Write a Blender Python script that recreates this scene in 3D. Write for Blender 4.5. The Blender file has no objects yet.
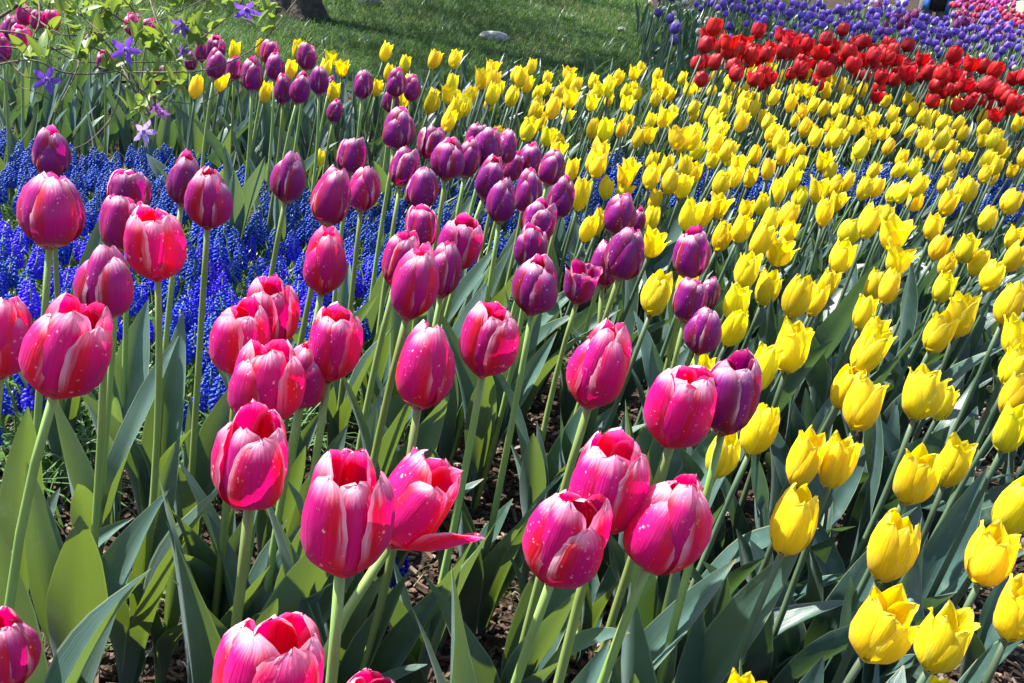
import bpy, math, random
import numpy as np
from mathutils import Vector, Matrix, Quaternion

random.seed(7)
rng = np.random.default_rng(7)
R = math.radians
SC = bpy.context.scene
COL = SC.collection

# ------------------------------------------------------------------ camera
W, H, FPX = 1024, 683, 1063.0
PITCH, ROLL = R(21), R(8.5)
CAM_Z = 0.85
Fv = Vector((0, math.cos(PITCH), -math.sin(PITCH)))
U0 = Vector((0, math.sin(PITCH), math.cos(PITCH)))
R0 = Vector((1, 0, 0))
Xv = R0 * math.cos(ROLL) + U0 * math.sin(ROLL)
Yv = -R0 * math.sin(ROLL) + U0 * math.cos(ROLL)
CAM = Vector((0, 0, CAM_Z))
cd = bpy.data.cameras.new('camera')
cam = bpy.data.objects.new('camera', cd)
COL.objects.link(cam)
m = Matrix((Xv, Yv, -Fv)).transposed().to_4x4()
m.translation = CAM
cam.matrix_world = m
cd.sensor_width = 36
cd.lens = 36 * FPX / W
cd.clip_start = 0.02
cd.clip_end = 400
SC.camera = cam

# ------------------------------------------------------------------ light
SUN_DIR = Vector((-0.66, 0.20, 0.95)).normalized()      # from the ground towards the sun
wd = bpy.data.worlds.new('World')
SC.world = wd
wd.use_nodes = True
nt = wd.node_tree
sky = nt.nodes.new('ShaderNodeTexSky')
sky.sky_type = 'NISHITA'
sky.sun_disc = False
sky.sun_elevation = math.asin(SUN_DIR.z)
sky.sun_rotation = math.atan2(SUN_DIR.x, SUN_DIR.y)
bg = nt.nodes['Background']
bg.inputs['Strength'].default_value = 0.095
nt.links.new(sky.outputs[0], bg.inputs['Color'])
sl = bpy.data.lights.new('sun', 'SUN')
sl.energy = 5.0
sl.angle = R(0.5)
sl.color = (1.0, 0.95, 0.86)
so = bpy.data.objects.new('sun', sl)
so.rotation_euler = (-SUN_DIR).to_track_quat('-Z', 'Y').to_euler()
so.location = (0, 0, 12)
COL.objects.link(so)
SC.view_settings.view_transform = 'Standard'
SC.view_settings.look = 'None'
SC.view_settings.gamma = 1
SC.view_settings.exposure = 1.72
SC.cycles.max_bounces = 8
SC.cycles.diffuse_bounces = 3
SC.cycles.transmission_bounces = 4
SC.cycles.transparent_max_bounces = 4
SC.cycles.caustics_reflective = False
SC.cycles.caustics_refractive = False


# ------------------------------------------------------------------ helpers
def gz(x, y):
    d = max(0.0, y - 3.6)
    return 0.040 * d * d / (d + 1.5)


def ray(px, py):
    return (Fv + Xv * ((px - W / 2) / FPX) - Yv * ((py - H / 2) / FPX))


def at_depth(px, py, z):
    return CAM + ray(px, py) * z


def on_ground(px, py, h=0.0):
    """the point where the sight line through a pixel meets the ground raised by h"""
    d = ray(px, py)
    lo, hi = 0.05, 120.0
    f = lambda t: CAM.z + d.z * t - gz(CAM.x + d.x * t, CAM.y + d.y * t) - h
    if f(hi) > 0:
        return CAM + d * hi
    for _ in range(50):
        mid = (lo + hi) / 2
        if f(mid) > 0:
            lo = mid
        else:
            hi = mid
    return CAM + d * lo


def project(p):
    v = p - CAM
    z = v.dot(Fv)
    return (W / 2 + FPX * v.dot(Xv) / z, H / 2 - FPX * v.dot(Yv) / z, z)


class MB:
    """collects vertices, faces and per-vertex uv, then links them as one mesh object"""

    def __init__(self):
        self.v, self.f, self.uv, self.m = [], [], [], []

    def grid(self, fn, nu, nv, mat=0, uvfn=None):
        b = len(self.v)
        for j in range(nv + 1):
            for i in range(nu + 1):
                u, t = i / nu, j / nv
                self.v.append(tuple(fn(u, t)))
                self.uv.append(uvfn(u, t) if uvfn else (u, t))
        for j in range(nv):
            for i in range(nu):
                a = b + j * (nu + 1) + i
                self.f.append((a, a + 1, a + nu + 2, a + nu + 1))
                self.m.append(mat)

    def tube(self, pts, radii, sides=7, mat=0, cap=True):
        b = len(self.v)
        n = len(pts)
        pts = [Vector(p) for p in pts]
        ref = Vector((1, 0, 0))
        for k, p in enumerate(pts):
            d = (pts[min(k + 1, n - 1)] - pts[max(k - 1, 0)]).normalized()
            a = (ref - d * ref.dot(d))
            if a.length < 1e-3:
                a = Vector((0, 1, 0)) - d * d.y
            a.normalize()
            ref = a
            c = d.cross(a)
            for s in range(sides):
                an = 2 * math.pi * s / sides
                self.v.append(tuple(p + (a * math.cos(an) + c * math.sin(an)) * radii[k]))
                self.uv.append((s / sides, k / max(n - 1, 1)))
        for k in range(n - 1):
            for s in range(sides):
                q = b + k * sides
                self.f.append((q + s, q + (s + 1) % sides, q + sides + (s + 1) % sides, q + sides + s))
                self.m.append(mat)
        if cap:
            self.f.append(tuple(b + s for s in reversed(range(sides))))
            self.m.append(mat)
            self.f.append(tuple(b + (n - 1) * sides + s for s in range(sides)))
            self.m.append(mat)

    def ball(self, c, rx, rz, seg=6, rings=4, mat=0, rot=None):
        b = len(self.v)
        c = Vector(c)
        out = [Vector((0, 0, rz))]
        for j in range(1, rings):
            th = math.pi * j / rings
            for i in range(seg):
                ph = 2 * math.pi * i / seg
                out.append(Vector((rx * math.sin(th) * math.cos(ph), rx * math.sin(th) * math.sin(ph), rz * math.cos(th))))
        out.append(Vector((0, 0, -rz)))
        for p in out:
            if rot is not None:
                p = rot @ p
            self.v.append(tuple(c + p))
            self.uv.append((0.5, 0.5))
        for i in range(seg):
            self.f.append((b, b + 1 + i, b + 1 + (i + 1) % seg)); self.m.append(mat)
        for j in range(rings - 2):
            for i in range(seg):
                a = b + 1 + j * seg
                self.f.append((a + i, a + seg + i, a + seg + (i + 1) % seg, a + (i + 1) % seg)); self.m.append(mat)
        l = len(self.v) - 1
        a = b + 1 + (rings - 2) * seg
        for i in range(seg):
            self.f.append((l, a + (i + 1) % seg, a + i)); self.m.append(mat)

    def add(self, o, M=None, mat=None):
        b = len(self.v)
        if M is None:
            self.v += o.v
        else:
            self.v += [tuple(M @ Vector(p)) for p in o.v]
        self.uv += o.uv
        self.f += [tuple(i + b for i in f) for f in o.f]
        self.m += o.m if mat is None else [mat] * len(o.f)
        return self

    def mesh(self, name, mats, smooth=True):
        me = bpy.data.meshes.new(name)
        me.from_pydata(self.v, [], self.f)
        for mt in mats:
            me.materials.append(mt)
        me.polygons.foreach_set('material_index', self.m)
        if smooth:
            me.polygons.foreach_set('use_smooth', [True] * len(self.f))
        uvl = me.uv_layers.new(name='UVMap')
        li = np.empty(len(me.loops), dtype=np.int32)
        me.loops.foreach_get('vertex_index', li)
        uvl.data.foreach_set('uv', np.array(self.uv, dtype=np.float32)[li].ravel())
        me.update()
        return me


def link(name, me, parent=None, loc=None, rot=None, scale=None, color=None):
    o = bpy.data.objects.new(name, me)
    COL.objects.link(o)
    if parent is not None:
        o.parent = parent
    if loc is not None:
        o.location = loc
    if rot is not None:
        o.rotation_mode = 'QUATERNION'
        o.rotation_quaternion = rot
    if scale is not None:
        o.scale = scale if hasattr(scale, '__len__') else (scale,) * 3
    if color is not None:
        o.color = (*color, 1)
    return o


def tag(o, label, cat, group=None):
    o['label'] = label
    o['category'] = cat
    if group:
        o['group'] = group
    return o


def kind(o, k):
    o['kind'] = k
    return o


def empty(name, loc):
    o = bpy.data.objects.new(name, None)
    COL.objects.link(o)
    o.empty_display_size = 0.03
    o.location = loc
    return o


# ------------------------------------------------------------------ materials
class NT:
    def __init__(self, name):
        self.mat = bpy.data.materials.new(name)
        self.mat.use_nodes = True
        self.t = self.mat.node_tree
        self.t.nodes.clear()
        self.out = self.n('ShaderNodeOutputMaterial')

    def n(self, typ, ins=None, **props):
        nd = self.t.nodes.new(typ)
        for k, v in props.items():
            setattr(nd, k, v)
        for k, v in (ins or {}).items():
            s = nd.inputs[k]
            if isinstance(v, bpy.types.NodeSocket):
                self.t.links.new(v, s)
            elif hasattr(v, '__len__') and len(v) == 3 and s.type == 'RGBA':
                s.default_value = (*v, 1)
            else:
                s.default_value = v
        return nd

    def math(self, op, a, b=0.0, clamp=False):
        return self.n('ShaderNodeMath', {0: a, 1: b}, operation=op, use_clamp=clamp).outputs[0]

    def ramp(self, x, lo, hi, a=0.0, b=1.0):
        return self.n('ShaderNodeMapRange', {'Value': x, 'From Min': lo, 'From Max': hi, 'To Min': a, 'To Max': b}, interpolation_type='SMOOTHSTEP').outputs[0]

    def mix(self, fac, a, b, blend='MIX'):
        nd = self.n('ShaderNodeMix', data_type='RGBA', blend_type=blend)
        for idx, v in ((0, fac), (6, a), (7, b)):
            s = nd.inputs[idx]
            if isinstance(v, bpy.types.NodeSocket):
                self.t.links.new(v, s)
            elif hasattr(v, '__len__'):
                s.default_value = (*v[:3], 1)
            else:
                s.default_value = v
        return nd.outputs[2]

    def noise(self, vec, scale, detail=2.0, rough=0.5):
        return self.n('ShaderNodeTexNoise', {'Vector': vec, 'Scale': scale, 'Detail': detail, 'Roughness': rough}).outputs[0]

    def finish(self, sh):
        self.t.links.new(sh, self.out.inputs['Surface'])
        return self.mat


def petal_material(name, cream, edge_col, edge_amt, fleck, trans_gain, trans_tint, trans, inner_mul, rough=0.38, green=0.0):
    """object colour is the petal's own hue; uv v runs from the petal's base to its tip"""
    k = NT(name)
    info = k.n('ShaderNodeObjectInfo')
    uv = k.n('ShaderNodeTexCoord').outputs['UV']
    sep = k.n('ShaderNodeSeparateXYZ', {0: uv})
    u, v = sep.outputs[0], sep.outputs[1]
    obj = k.n('ShaderNodeTexCoord').outputs['Object']
    off = k.n('ShaderNodeVectorMath', {0: obj, 1: k.n('ShaderNodeCombineXYZ', {0: k.math('MULTIPLY', info.outputs['Random'], 9.0), 1: k.math('MULTIPLY', info.outputs['Random'], 5.0)}).outputs[0]}, operation='ADD').outputs[0]
    e = k.math('ABSOLUTE', k.math('SUBTRACT', k.math('MULTIPLY', u, 2.0), 1.0))
    st = k.n('ShaderNodeMapping', {'Vector': uv, 'Scale': (26, 1.6, 1), 'Location': (0, 0, 0)})
    k.t.links.new(k.n('ShaderNodeCombineXYZ', {0: k.math('MULTIPLY', info.outputs['Random'], 40.0), 1: k.math('MULTIPLY', info.outputs['Random'], 17.0)}).outputs[0], st.inputs['Location'])
    streak = k.noise(st.outputs[0], 1.0, 3.0, 0.6)
    st2 = k.n('ShaderNodeMapping', {'Vector': uv, 'Scale': (95, 2.2, 1)})
    k.t.links.new(k.n('ShaderNodeCombineXYZ', {0: k.math('MULTIPLY', info.outputs['Random'], 23.0)}).outputs[0], st2.inputs['Location'])
    vein = k.noise(st2.outputs[0], 1.0, 2.0)
    big = k.noise(off, 2.2, 2.0)
    base = k.n('ShaderNodeHueSaturation', {'Hue': k.ramp(info.outputs['Random'], 0, 1, 0.496, 0.503), 'Value': k.ramp(info.outputs['Random'], 0, 1, 0.88, 1.12), 'Color': info.outputs['Color']}).outputs[0]
    base = k.mix(k.ramp(streak, 0.35, 0.75, 0, 0.36), base, k.mix(0.5, base, (0, 0, 0)))
    base = k.mix(k.ramp(vein, 0.45, 0.7, 0, 0.30), base, k.mix(0.5, base, (0, 0, 0)))
    if green:
        base = k.mix(k.math('MULTIPLY', k.math('MULTIPLY', k.ramp(e, 0.34, 0.05), k.ramp(v, 0.75, 0.15)), k.ramp(big, 0.35, 0.65, 0.05, green)), base, (0.50, 0.58, 0.12))
    if fleck > 0:   # red flanks either side of the magenta middle
        fl = k.math('MULTIPLY', k.ramp(k.math('ADD', e, k.math('MULTIPLY', k.math('SUBTRACT', streak, 0.5), 0.9)), 0.22, 0.62), k.ramp(big, 0.30, 0.60, 0.35, 1.0))
        base = k.mix(fl, base, k.mix(1.0, base, (1.18, 0.9, 0.16), 'MULTIPLY'))
    # pale frosted margin, wider towards the tip, feathered by the streaks
    em = k.math('MULTIPLY', k.ramp(k.math('ADD', e, k.math('MULTIPLY', k.math('SUBTRACT', streak, 0.5), 0.5)), 0.72, 1.02), k.ramp(v, 0.20, 0.60))
    tm = k.ramp(k.math('ADD', v, k.math('MULTIPLY', k.math('SUBTRACT', streak, 0.5), 0.22)), 0.80, 1.02)
    em = k.math('MULTIPLY', k.math('MAXIMUM', em, tm), edge_amt, clamp=True)
    em = k.math('MULTIPLY', em, k.ramp(big, 0.3, 0.62, 0.35, 1.0))
    base = k.mix(em, base, edge_col)
    base = k.mix(k.ramp(v, 0.13, 0.0), base, cream)
    if fleck > 0:
        wob = k.n('ShaderNodeVectorMath', {0: off, 1: k.n('ShaderNodeVectorMath', {0: k.n('ShaderNodeTexNoise', {'Vector': off, 'Scale': 30.0}).outputs[1], 'Scale': 0.05}, operation='SCALE').outputs[0]}, operation='ADD').outputs[0]
        vo = k.n('ShaderNodeTexVoronoi', {'Vector': wob, 'Scale': 19.0, 'Randomness': 1.0})
        sp = k.math('MULTIPLY', k.ramp(k.math('ADD', vo.outputs['Distance'], k.math('MULTIPLY', k.noise(off, 11.0, 0.0), 0.62)), 0.54, 0.36), k.ramp(k.n('ShaderNodeSeparateXYZ', {0: vo.outputs['Color']}).outputs[0], 0.24, 0.40))
        sp = k.math('MULTIPLY', sp, k.ramp(k.noise(off, 3.0, 1.0), 0.40, 0.58))
        base = k.mix(k.math('MULTIPLY', k.math('MULTIPLY', sp, fleck), k.ramp(k.noise(off, 14.0, 1.0), 0.35, 0.65, 0.25, 1.0)), base, (0.84, 0.66, 0.70))
    back = k.n('ShaderNodeNewGeometry').outputs['Backfacing']
    base = k.mix(back, base, k.mix(1.0, base, inner_mul, 'MULTIPLY'))
    bmp = k.n('ShaderNodeBump', {'Strength': 0.45, 'Distance': 0.002, 'Height': k.math('ADD', streak, k.math('MULTIPLY', vein, 0.5))})
    p = k.n('ShaderNodeBsdfPrincipled', {'Base Color': base, 'Roughness': k.ramp(big, 0.3, 0.7, rough - 0.04, rough + 0.14), 'Specular IOR Level': 0.4, 'Sheen Weight': 0.08, 'Sheen Roughness': 0.4, 'Normal': bmp.outputs[0]})
    tc = k.mix(1.0, k.n('ShaderNodeHueSaturation', {'Saturation': 1.05, 'Value': trans_gain, 'Color': base}).outputs[0], trans_tint, 'MULTIPLY')
    t = k.n('ShaderNodeBsdfTranslucent', {'Color': tc})
    return k.finish(k.n('ShaderNodeMixShader', {0: trans, 1: p.outputs[0], 2: t.outputs[0]}).outputs[0])


M_PINK = petal_material('pink_petal', (0.85, 0.74, 0.60), (0.93, 0.72, 0.86), 0.9, 0.9, 1.35, (1.0, 0.30, 0.60), 0.40, (0.95, 0.42, 0.70))
M_YEL = petal_material('yellow_petal', (0.78, 0.74, 0.26), (0.90, 0.80, 0.16), 0.5, 0.0, 1.12, (1.0, 1.0, 0.7), 0.42, (1.0, 0.97, 0.7), 0.42, 0.5)
M_RED = petal_material('red_petal', (0.3, 0.05, 0.03), (0.7, 0.06, 0.05), 0.25, 0.0, 1.5, (1.0, 0.4, 0.4), 0.40, (1.1, 0.9, 0.8))
M_FAR = petal_material('violet_petal', (0.5, 0.42, 0.5), (0.6, 0.5, 0.7), 0.35, 0.0, 1.3, (1.0, 0.9, 1.0), 0.35, (1.0, 0.9, 1.0))


def leaf_material(name, col, col2, trans_col, trans, rough=0.37, vein=60.0, sheen=0.12, spec=0.45, wax_amt=0.0):
    k = NT(name)
    info = k.n('ShaderNodeObjectInfo')
    uv = k.n('ShaderNodeTexCoord').outputs['UV']
    mp = k.n('ShaderNodeMapping', {'Vector': uv, 'Scale': (vein, 1.0, 1)})
    st = k.noise(mp.outputs[0], 1.0, 2.0)
    obj = k.n('ShaderNodeTexCoord').outputs['Object']
    big = k.noise(obj, 14.0, 3.0)
    base = k.mix(k.ramp(big, 0.3, 0.7), col, col2)
    base = k.mix(k.ramp(st, 0.35, 0.7, 0, 0.42), base, k.mix(0.6, base, (0, 0, 0)))
    base = k.n('ShaderNodeHueSaturation', {'Hue': k.ramp(info.outputs['Random'], 0, 1, 0.48, 0.515), 'Value': k.ramp(info.outputs['Random'], 0, 1, 0.75, 1.25), 'Color': base}).outputs[0]
    wax = k.noise(obj, 34.0, 4.0, 0.7)
    base = k.mix(k.ramp(wax, 0.52, 0.75, 0, wax_amt), base, (0.17, 0.23, 0.19))
    tipm = k.ramp(k.math('ADD', k.n('ShaderNodeSeparateXYZ', {0: uv}).outputs[1], k.math('MULTIPLY', k.math('SUBTRACT', big, 0.5), 0.10)), 0.965, 1.01)
    base = k.mix(k.math('MULTIPLY', tipm, k.ramp(info.outputs['Random'], 0.3, 0.9, 0.0, 0.9)), base, (0.22, 0.15, 0.06))
    # pale rim of the blade
    e = k.math('ABSOLUTE', k.math('SUBTRACT', k.math('MULTIPLY', k.n('ShaderNodeSeparateXYZ', {0: uv}).outputs[0], 2.0), 1.0))
    base = k.mix(k.ramp(e, 0.93, 1.0, 0, 0.5), base, (0.35, 0.42, 0.22))
    bmp = k.n('ShaderNodeBump', {'Strength': 0.35, 'Distance': 0.0015, 'Height': st})
    p = k.n('ShaderNodeBsdfPrincipled', {'Base Color': base, 'Roughness': rough, 'Specular IOR Level': spec, 'Sheen Weight': sheen, 'Sheen Tint': (0.75, 0.88, 1.0), 'Normal': bmp.outputs[0]})
    t = k.n('ShaderNodeBsdfTranslucent', {'Color': k.mix(0.35, trans_col, base)})
    return k.finish(k.n('ShaderNodeMixShader', {0: trans, 1: p.outputs[0], 2: t.outputs[0]}).outputs[0])


M_LEAF = leaf_material('tulip_leaf', (0.030, 0.074, 0.060), (0.068, 0.130, 0.108), (0.38, 0.56, 0.02), 0.165, 0.36, 60.0, 0.12, 0.5, 0.45)
M_LEAFY = leaf_material('shaded_glaucous_tulip_leaf', (0.024, 0.058, 0.050), (0.046, 0.096, 0.084), (0.22, 0.42, 0.04), 0.13, 0.36, 60.0, 0.12, 0.5, 0.4)  # the yellow bed's shade is put into this bluish leaf's darker colour
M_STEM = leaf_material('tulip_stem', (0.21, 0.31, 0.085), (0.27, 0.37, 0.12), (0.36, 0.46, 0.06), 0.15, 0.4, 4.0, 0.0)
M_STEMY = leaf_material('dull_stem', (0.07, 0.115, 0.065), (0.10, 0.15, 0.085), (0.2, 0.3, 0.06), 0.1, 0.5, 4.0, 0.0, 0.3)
M_GRASS = leaf_material('grass_blade', (0.038, 0.085, 0.022), (0.085, 0.150, 0.040), (0.14, 0.26, 0.03), 0.25, 0.6, 2.0, 0.0, 0.2)
M_DRY = leaf_material('dry_grass_blade', (0.16, 0.15, 0.07), (0.24, 0.21, 0.10), (0.3, 0.28, 0.1), 0.2, 0.6, 2.0, 0.0, 0.2)
M_THIN = leaf_material('narrow_leaf', (0.05, 0.11, 0.03), (0.09, 0.17, 0.05), (0.22, 0.38, 0.04), 0.25, 0.4, 2.0)
M_AZLEAF = leaf_material('azalea_leaf', (0.09, 0.16, 0.025), (0.15, 0.24, 0.04), (0.36, 0.48, 0.04), 0.36, 0.45, 6.0)
M_CROWN = leaf_material('tree_leaf', (0.05, 0.10, 0.02), (0.09, 0.15, 0.03), (0.2, 0.35, 0.03), 0.3, 0.5, 3.0)


def simple(name, col, col2=None, scale=20.0, rough=0.8, bump=0.0, spec=0.3, detail=4.0):
    k = NT(name)
    obj = k.n('ShaderNodeTexCoord').outputs['Object']
    n = k.noise(obj, scale, detail, 0.6)
    c = k.mix(k.ramp(n, 0.3, 0.7), col, col2 or col)
    ins = {'Base Color': c, 'Roughness': rough, 'Specular IOR Level': spec}
    if bump:
        ins['Normal'] = k.n('ShaderNodeBump', {'Strength': bump, 'Distance': 0.02, 'Height': n}).outputs[0]
    return k.finish(k.n('ShaderNodeBsdfPrincipled', ins).outputs[0])


M_BARK = simple('bark', (0.03, 0.024, 0.019), (0.075, 0.062, 0.05), 30, 0.9, 1.0)
M_TWIG = simple('twig_bark', (0.07, 0.045, 0.03), (0.17, 0.13, 0.10), 60, 0.8, 0.3)
M_CHIP = simple('bark_chip', (0.032, 0.021, 0.014), (0.12, 0.08, 0.055), 25, 0.9, 0.4)
M_STONE = simple('stone', (0.24, 0.23, 0.21), (0.42, 0.41, 0.38), 30, 0.85, 0.6)
M_DARKSTONE = simple('dark_stone', (0.05, 0.05, 0.05), (0.13, 0.125, 0.12), 18, 0.85, 0.8)
M_PISTIL = simple('pistil', (0.35, 0.38, 0.12), (0.5, 0.5, 0.2), 90, 0.6)
M_ANTHER = simple('anther', (0.02, 0.012, 0.02), None, 90, 0.7)
M_AZFLOWER = petal_material('azalea_petal', (0.5, 0.4, 0.6), (0.4, 0.22, 0.75), 0.2, 0.0, 1.3, (1, 0.9, 1), 0.35, (1, 1, 1))
M_COAT = simple('blue_cloth', (0.03, 0.12, 0.40), (0.045, 0.16, 0.48), 30, 0.85, 0.2)
M_BLACK = simple('black_cloth', (0.008, 0.008, 0.010), (0.014, 0.014, 0.016), 30, 0.9, 0.2)
M_GREY = simple('grey_cloth', (0.12, 0.12, 0.14), (0.17, 0.17, 0.19), 30, 0.9, 0.2)
M_SKIN = simple('skin', (0.50, 0.30, 0.21), (0.56, 0.34, 0.25), 20, 0.55)
M_HAIR = simple('dark_hair', (0.012, 0.009, 0.008), (0.025, 0.02, 0.016), 60, 0.5)
M_POD = simple('green_pod', (0.05, 0.11, 0.075), (0.08, 0.15, 0.10), 60, 0.5)


def bead_material():
    k = NT('grape_hyacinth_bells')
    info = k.n('ShaderNodeObjectInfo')
    obj = k.n('ShaderNodeTexCoord').outputs['Object']
    n = k.noise(obj, 300.0, 2.0)
    c = k.mix(k.ramp(n, 0.35, 0.7), (0.010, 0.028, 0.42), (0.030, 0.075, 0.85))
    c = k.n('ShaderNodeHueSaturation', {'Hue': k.ramp(info.outputs['Random'], 0, 1, 0.485, 0.52), 'Value': k.ramp(info.outputs['Random'], 0, 1, 0.6, 1.35), 'Color': c}).outputs[0]
    p = k.n('ShaderNodeBsdfPrincipled', {'Base Color': c, 'Roughness': 0.5, 'Specular IOR Level': 0.35})
    return k.finish(p.outputs[0])


M_BEAD = bead_material()


def ground_material():
    k = NT('bed_soil')
    pos = k.n('ShaderNodeNewGeometry').outputs['Position']
    a = k.noise(pos, 9.0, 6.0, 0.65)
    b = k.noise(pos, 70.0, 4.0, 0.7)
    vo = k.n('ShaderNodeTexVoronoi', {'Vector': pos, 'Scale': 95.0})
    c = k.mix(k.ramp(a, 0.3, 0.7), (0.020, 0.013, 0.009), (0.055, 0.037, 0.026))
    c = k.mix(k.ramp(b, 0.50, 0.72), c, (0.14, 0.10, 0.072))
    hgt = k.math('ADD', k.math('MULTIPLY', b, 0.6), k.math('MULTIPLY', vo.outputs['Distance'], 0.6))
    bm = k.n('ShaderNodeBump', {'Strength': 1.0, 'Distance': 0.02, 'Height': hgt})
    return k.finish(k.n('ShaderNodeBsdfPrincipled', {'Base Color': c, 'Roughness': 0.95, 'Specular IOR Level': 0.15, 'Normal': bm.outputs[0]}).outputs[0])


def lawn_material():
    k = NT('lawn_turf')
    pos = k.n('ShaderNodeNewGeometry').outputs['Position']
    a = k.noise(pos, 1.3, 5.0, 0.6)
    b = k.noise(pos, 60.0, 4.0, 0.7)
    c = k.mix(k.ramp(a, 0.35, 0.65), (0.022, 0.055, 0.014), (0.05, 0.085, 0.02))
    c = k.mix(k.ramp(b, 0.5, 0.75), c, (0.09, 0.085, 0.04))
    bm = k.n('ShaderNodeBump', {'Strength': 1.0, 'Distance': 0.03, 'Height': b})
    return k.finish(k.n('ShaderNodeBsdfPrincipled', {'Base Color': c, 'Roughness': 0.95, 'Specular IOR Level': 0.1, 'Normal': bm.outputs[0]}).outputs[0])


M_SOIL, M_TURF = ground_material(), lawn_material()
M_PATH = simple('sandy_path', (0.20, 0.175, 0.125), (0.27, 0.24, 0.18), 8, 0.95, 0.2)


# ------------------------------------------------------------------ polygons in the photo, carried to the ground
def in_poly(x, y, poly):
    c = False
    j = len(poly) - 1
    for i in range(len(poly)):
        xi, yi = poly[i][0], poly[i][1]
        xj, yj = poly[j][0], poly[j][1]
        if (yi > y) != (yj > y) and x < (xj - xi) * (y - yi) / (yj - yi) + xi:
            c = not c
        j = i
    return c


def ground_poly(pts, h=0.0):
    return [tuple(on_ground(px, py, h)[:2]) for px, py in pts]


LAWN_PX = [(-60, 34), (60, 52), (180, 46), (330, 56), (400, 66), (520, 66), (620, 78), (668, 66), (690, 50), (662, 22), (640, -8), (634, -14), (200, -90), (-60, -130)]
LAWN = ground_poly(LAWN_PX)


def sheet(name, x0, x1, y0, y1, nx, ny, mat, lift=0.0, bumpy=0.0, clip=None):
    mb = MB()
    xs = np.linspace(x0, x1, nx + 1)
    s = np.linspace(0, 1, ny + 1)
    ys = y0 + (y1 - y0) * (s ** 2.2)
    b = {}
    for j, y in enumerate(ys):
        for i, x in enumerate(xs):
            fx = x * (0.25 + 0.75 * s[j])
            z = gz(fx, y) + lift
            if bumpy and y < 7:
                z += bumpy * (math.sin(fx * 31 + y * 17) * math.sin(y * 29 - fx * 11) + 0.6 * math.sin(fx * 73 + 2) * math.sin(y * 61))
            b[i, j] = len(mb.v)
            mb.v.append((fx, y, z)); mb.uv.append((fx, y))
    for j in range(ny):
        for i in range(nx):
            mb.f.append((b[i, j], b[i + 1, j], b[i + 1, j + 1], b[i, j + 1])); mb.m.append(0)
    return kind(link(name, mb.mesh(name, [mat])), 'structure')


sheet('ground', -60, 60, -1.5, 130, 220, 300, M_SOIL, 0.0, 0.006)


def poly_sheet(name, poly, mat, lift, step):
    """a sheet that follows the ground inside a ground polygon (edges are cut by fine cells)"""
    import bmesh
    bm = bmesh.new()
    vs = [bm.verts.new((x, y, 0)) for x, y in poly]
    bm.faces.new(vs)
    xs = [p[0] for p in poly]; ys = [p[1] for p in poly]
    y = min(ys) + step
    while y < max(ys):
        bmesh.ops.bisect_plane(bm, geom=bm.verts[:] + bm.edges[:] + bm.faces[:], plane_co=(0, y, 0), plane_no=(0, 1, 0))
        y += step * max(1.0, y / 6)
    for v in bm.verts:
        v.co.z = gz(v.co.x, v.co.y) + lift
    bm.normal_update()
    for f in bm.faces:
        if f.normal.z < 0:
            f.normal_flip()
    me = bpy.data.meshes.new(name)
    bm.to_mesh(me); bm.free()
    me.materials.append(mat)
    return kind(link(name, me), 'structure')


poly_sheet('lawn', ground_poly([(x, y + (34 if y > 30 else 0)) for x, y in LAWN_PX]), M_TURF, 0.009, 0.25)
PATH = ground_poly([(1002, 13), (1008, 4), (1024, 1), (1180, 10), (1180, 60), (1060, 30)])
poly_sheet('path', PATH, M_PATH, 0.03, 0.6)
VERGE = ground_poly([(700, -40), (1250, -4), (1180, 9), (1024, 0), (1000, 3), (938, -4), (760, -20)])
poly_sheet('far_lawn', VERGE, M_TURF, 0.02, 0.8)


def strips(name, P, az, length, width, lean, curve, mat, k='stuff', seg=3):
    """many narrow blades as one mesh (numpy)"""
    n = len(P)
    t = np.linspace(0, 1, seg + 1)
    d = np.stack([np.cos(az), np.sin(az), np.zeros(n)], 1)
    side = np.stack([-np.sin(az), np.cos(az), np.zeros(n)], 1)
    V = []
    for tt in t:
        ang = lean + curve * tt
        c = P + d * (length * tt * np.sin(ang))[:, None] + np.array([0, 0, 1.0]) * (length * tt * np.cos(ang))[:, None]
        w = (width * (1 - tt) ** 0.7)[:, None]
        if tt < 1:
            V += [c - side * w, c + side * w]
        else:
            V += [c]
    V = np.stack(V, 1)
    per = V.shape[1]
    faces, uvs = [], []
    uv_one = [(x, tt) for tt in t[:-1] for x in (0.3, 0.7)] + [(0.5, 1.0)]
    quads = [(2 * s, 2 * s + 1, 2 * s + 3, 2 * s + 2) for s in range(seg - 1)]
    tri = (2 * seg - 2, 2 * seg - 1, 2 * seg)
    me = bpy.data.meshes.new(name)
    me.vertices.add(n * per)
    me.vertices.foreach_set('co', V.reshape(-1, 3).astype(np.float32).ravel())
    one = [i for q in quads for i in q] + list(tri)
    loops = (np.arange(n)[:, None] * per + np.array(one)[None, :]).ravel()
    sizes = [4] * len(quads) + [3]
    tot = np.tile(np.array(sizes), n)
    start = np.concatenate([[0], np.cumsum(tot)[:-1]])
    me.loops.add(len(loops))
    me.loops.foreach_set('vertex_index', loops.astype(np.int32))
    me.polygons.add(len(tot))
    me.polygons.foreach_set('loop_start', start.astype(np.int32))
    me.polygons.foreach_set('use_smooth', [True] * len(tot))
    uvl = me.uv_layers.new(name='UVMap')
    uva = np.tile(np.array(uv_one, dtype=np.float32), (n, 1))
    uvl.data.foreach_set('uv', uva[loops].ravel())
    me.materials.append(mat)
    me.update(calc_edges=True)
    me.validate()
    return kind(link(name, me), k)


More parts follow.
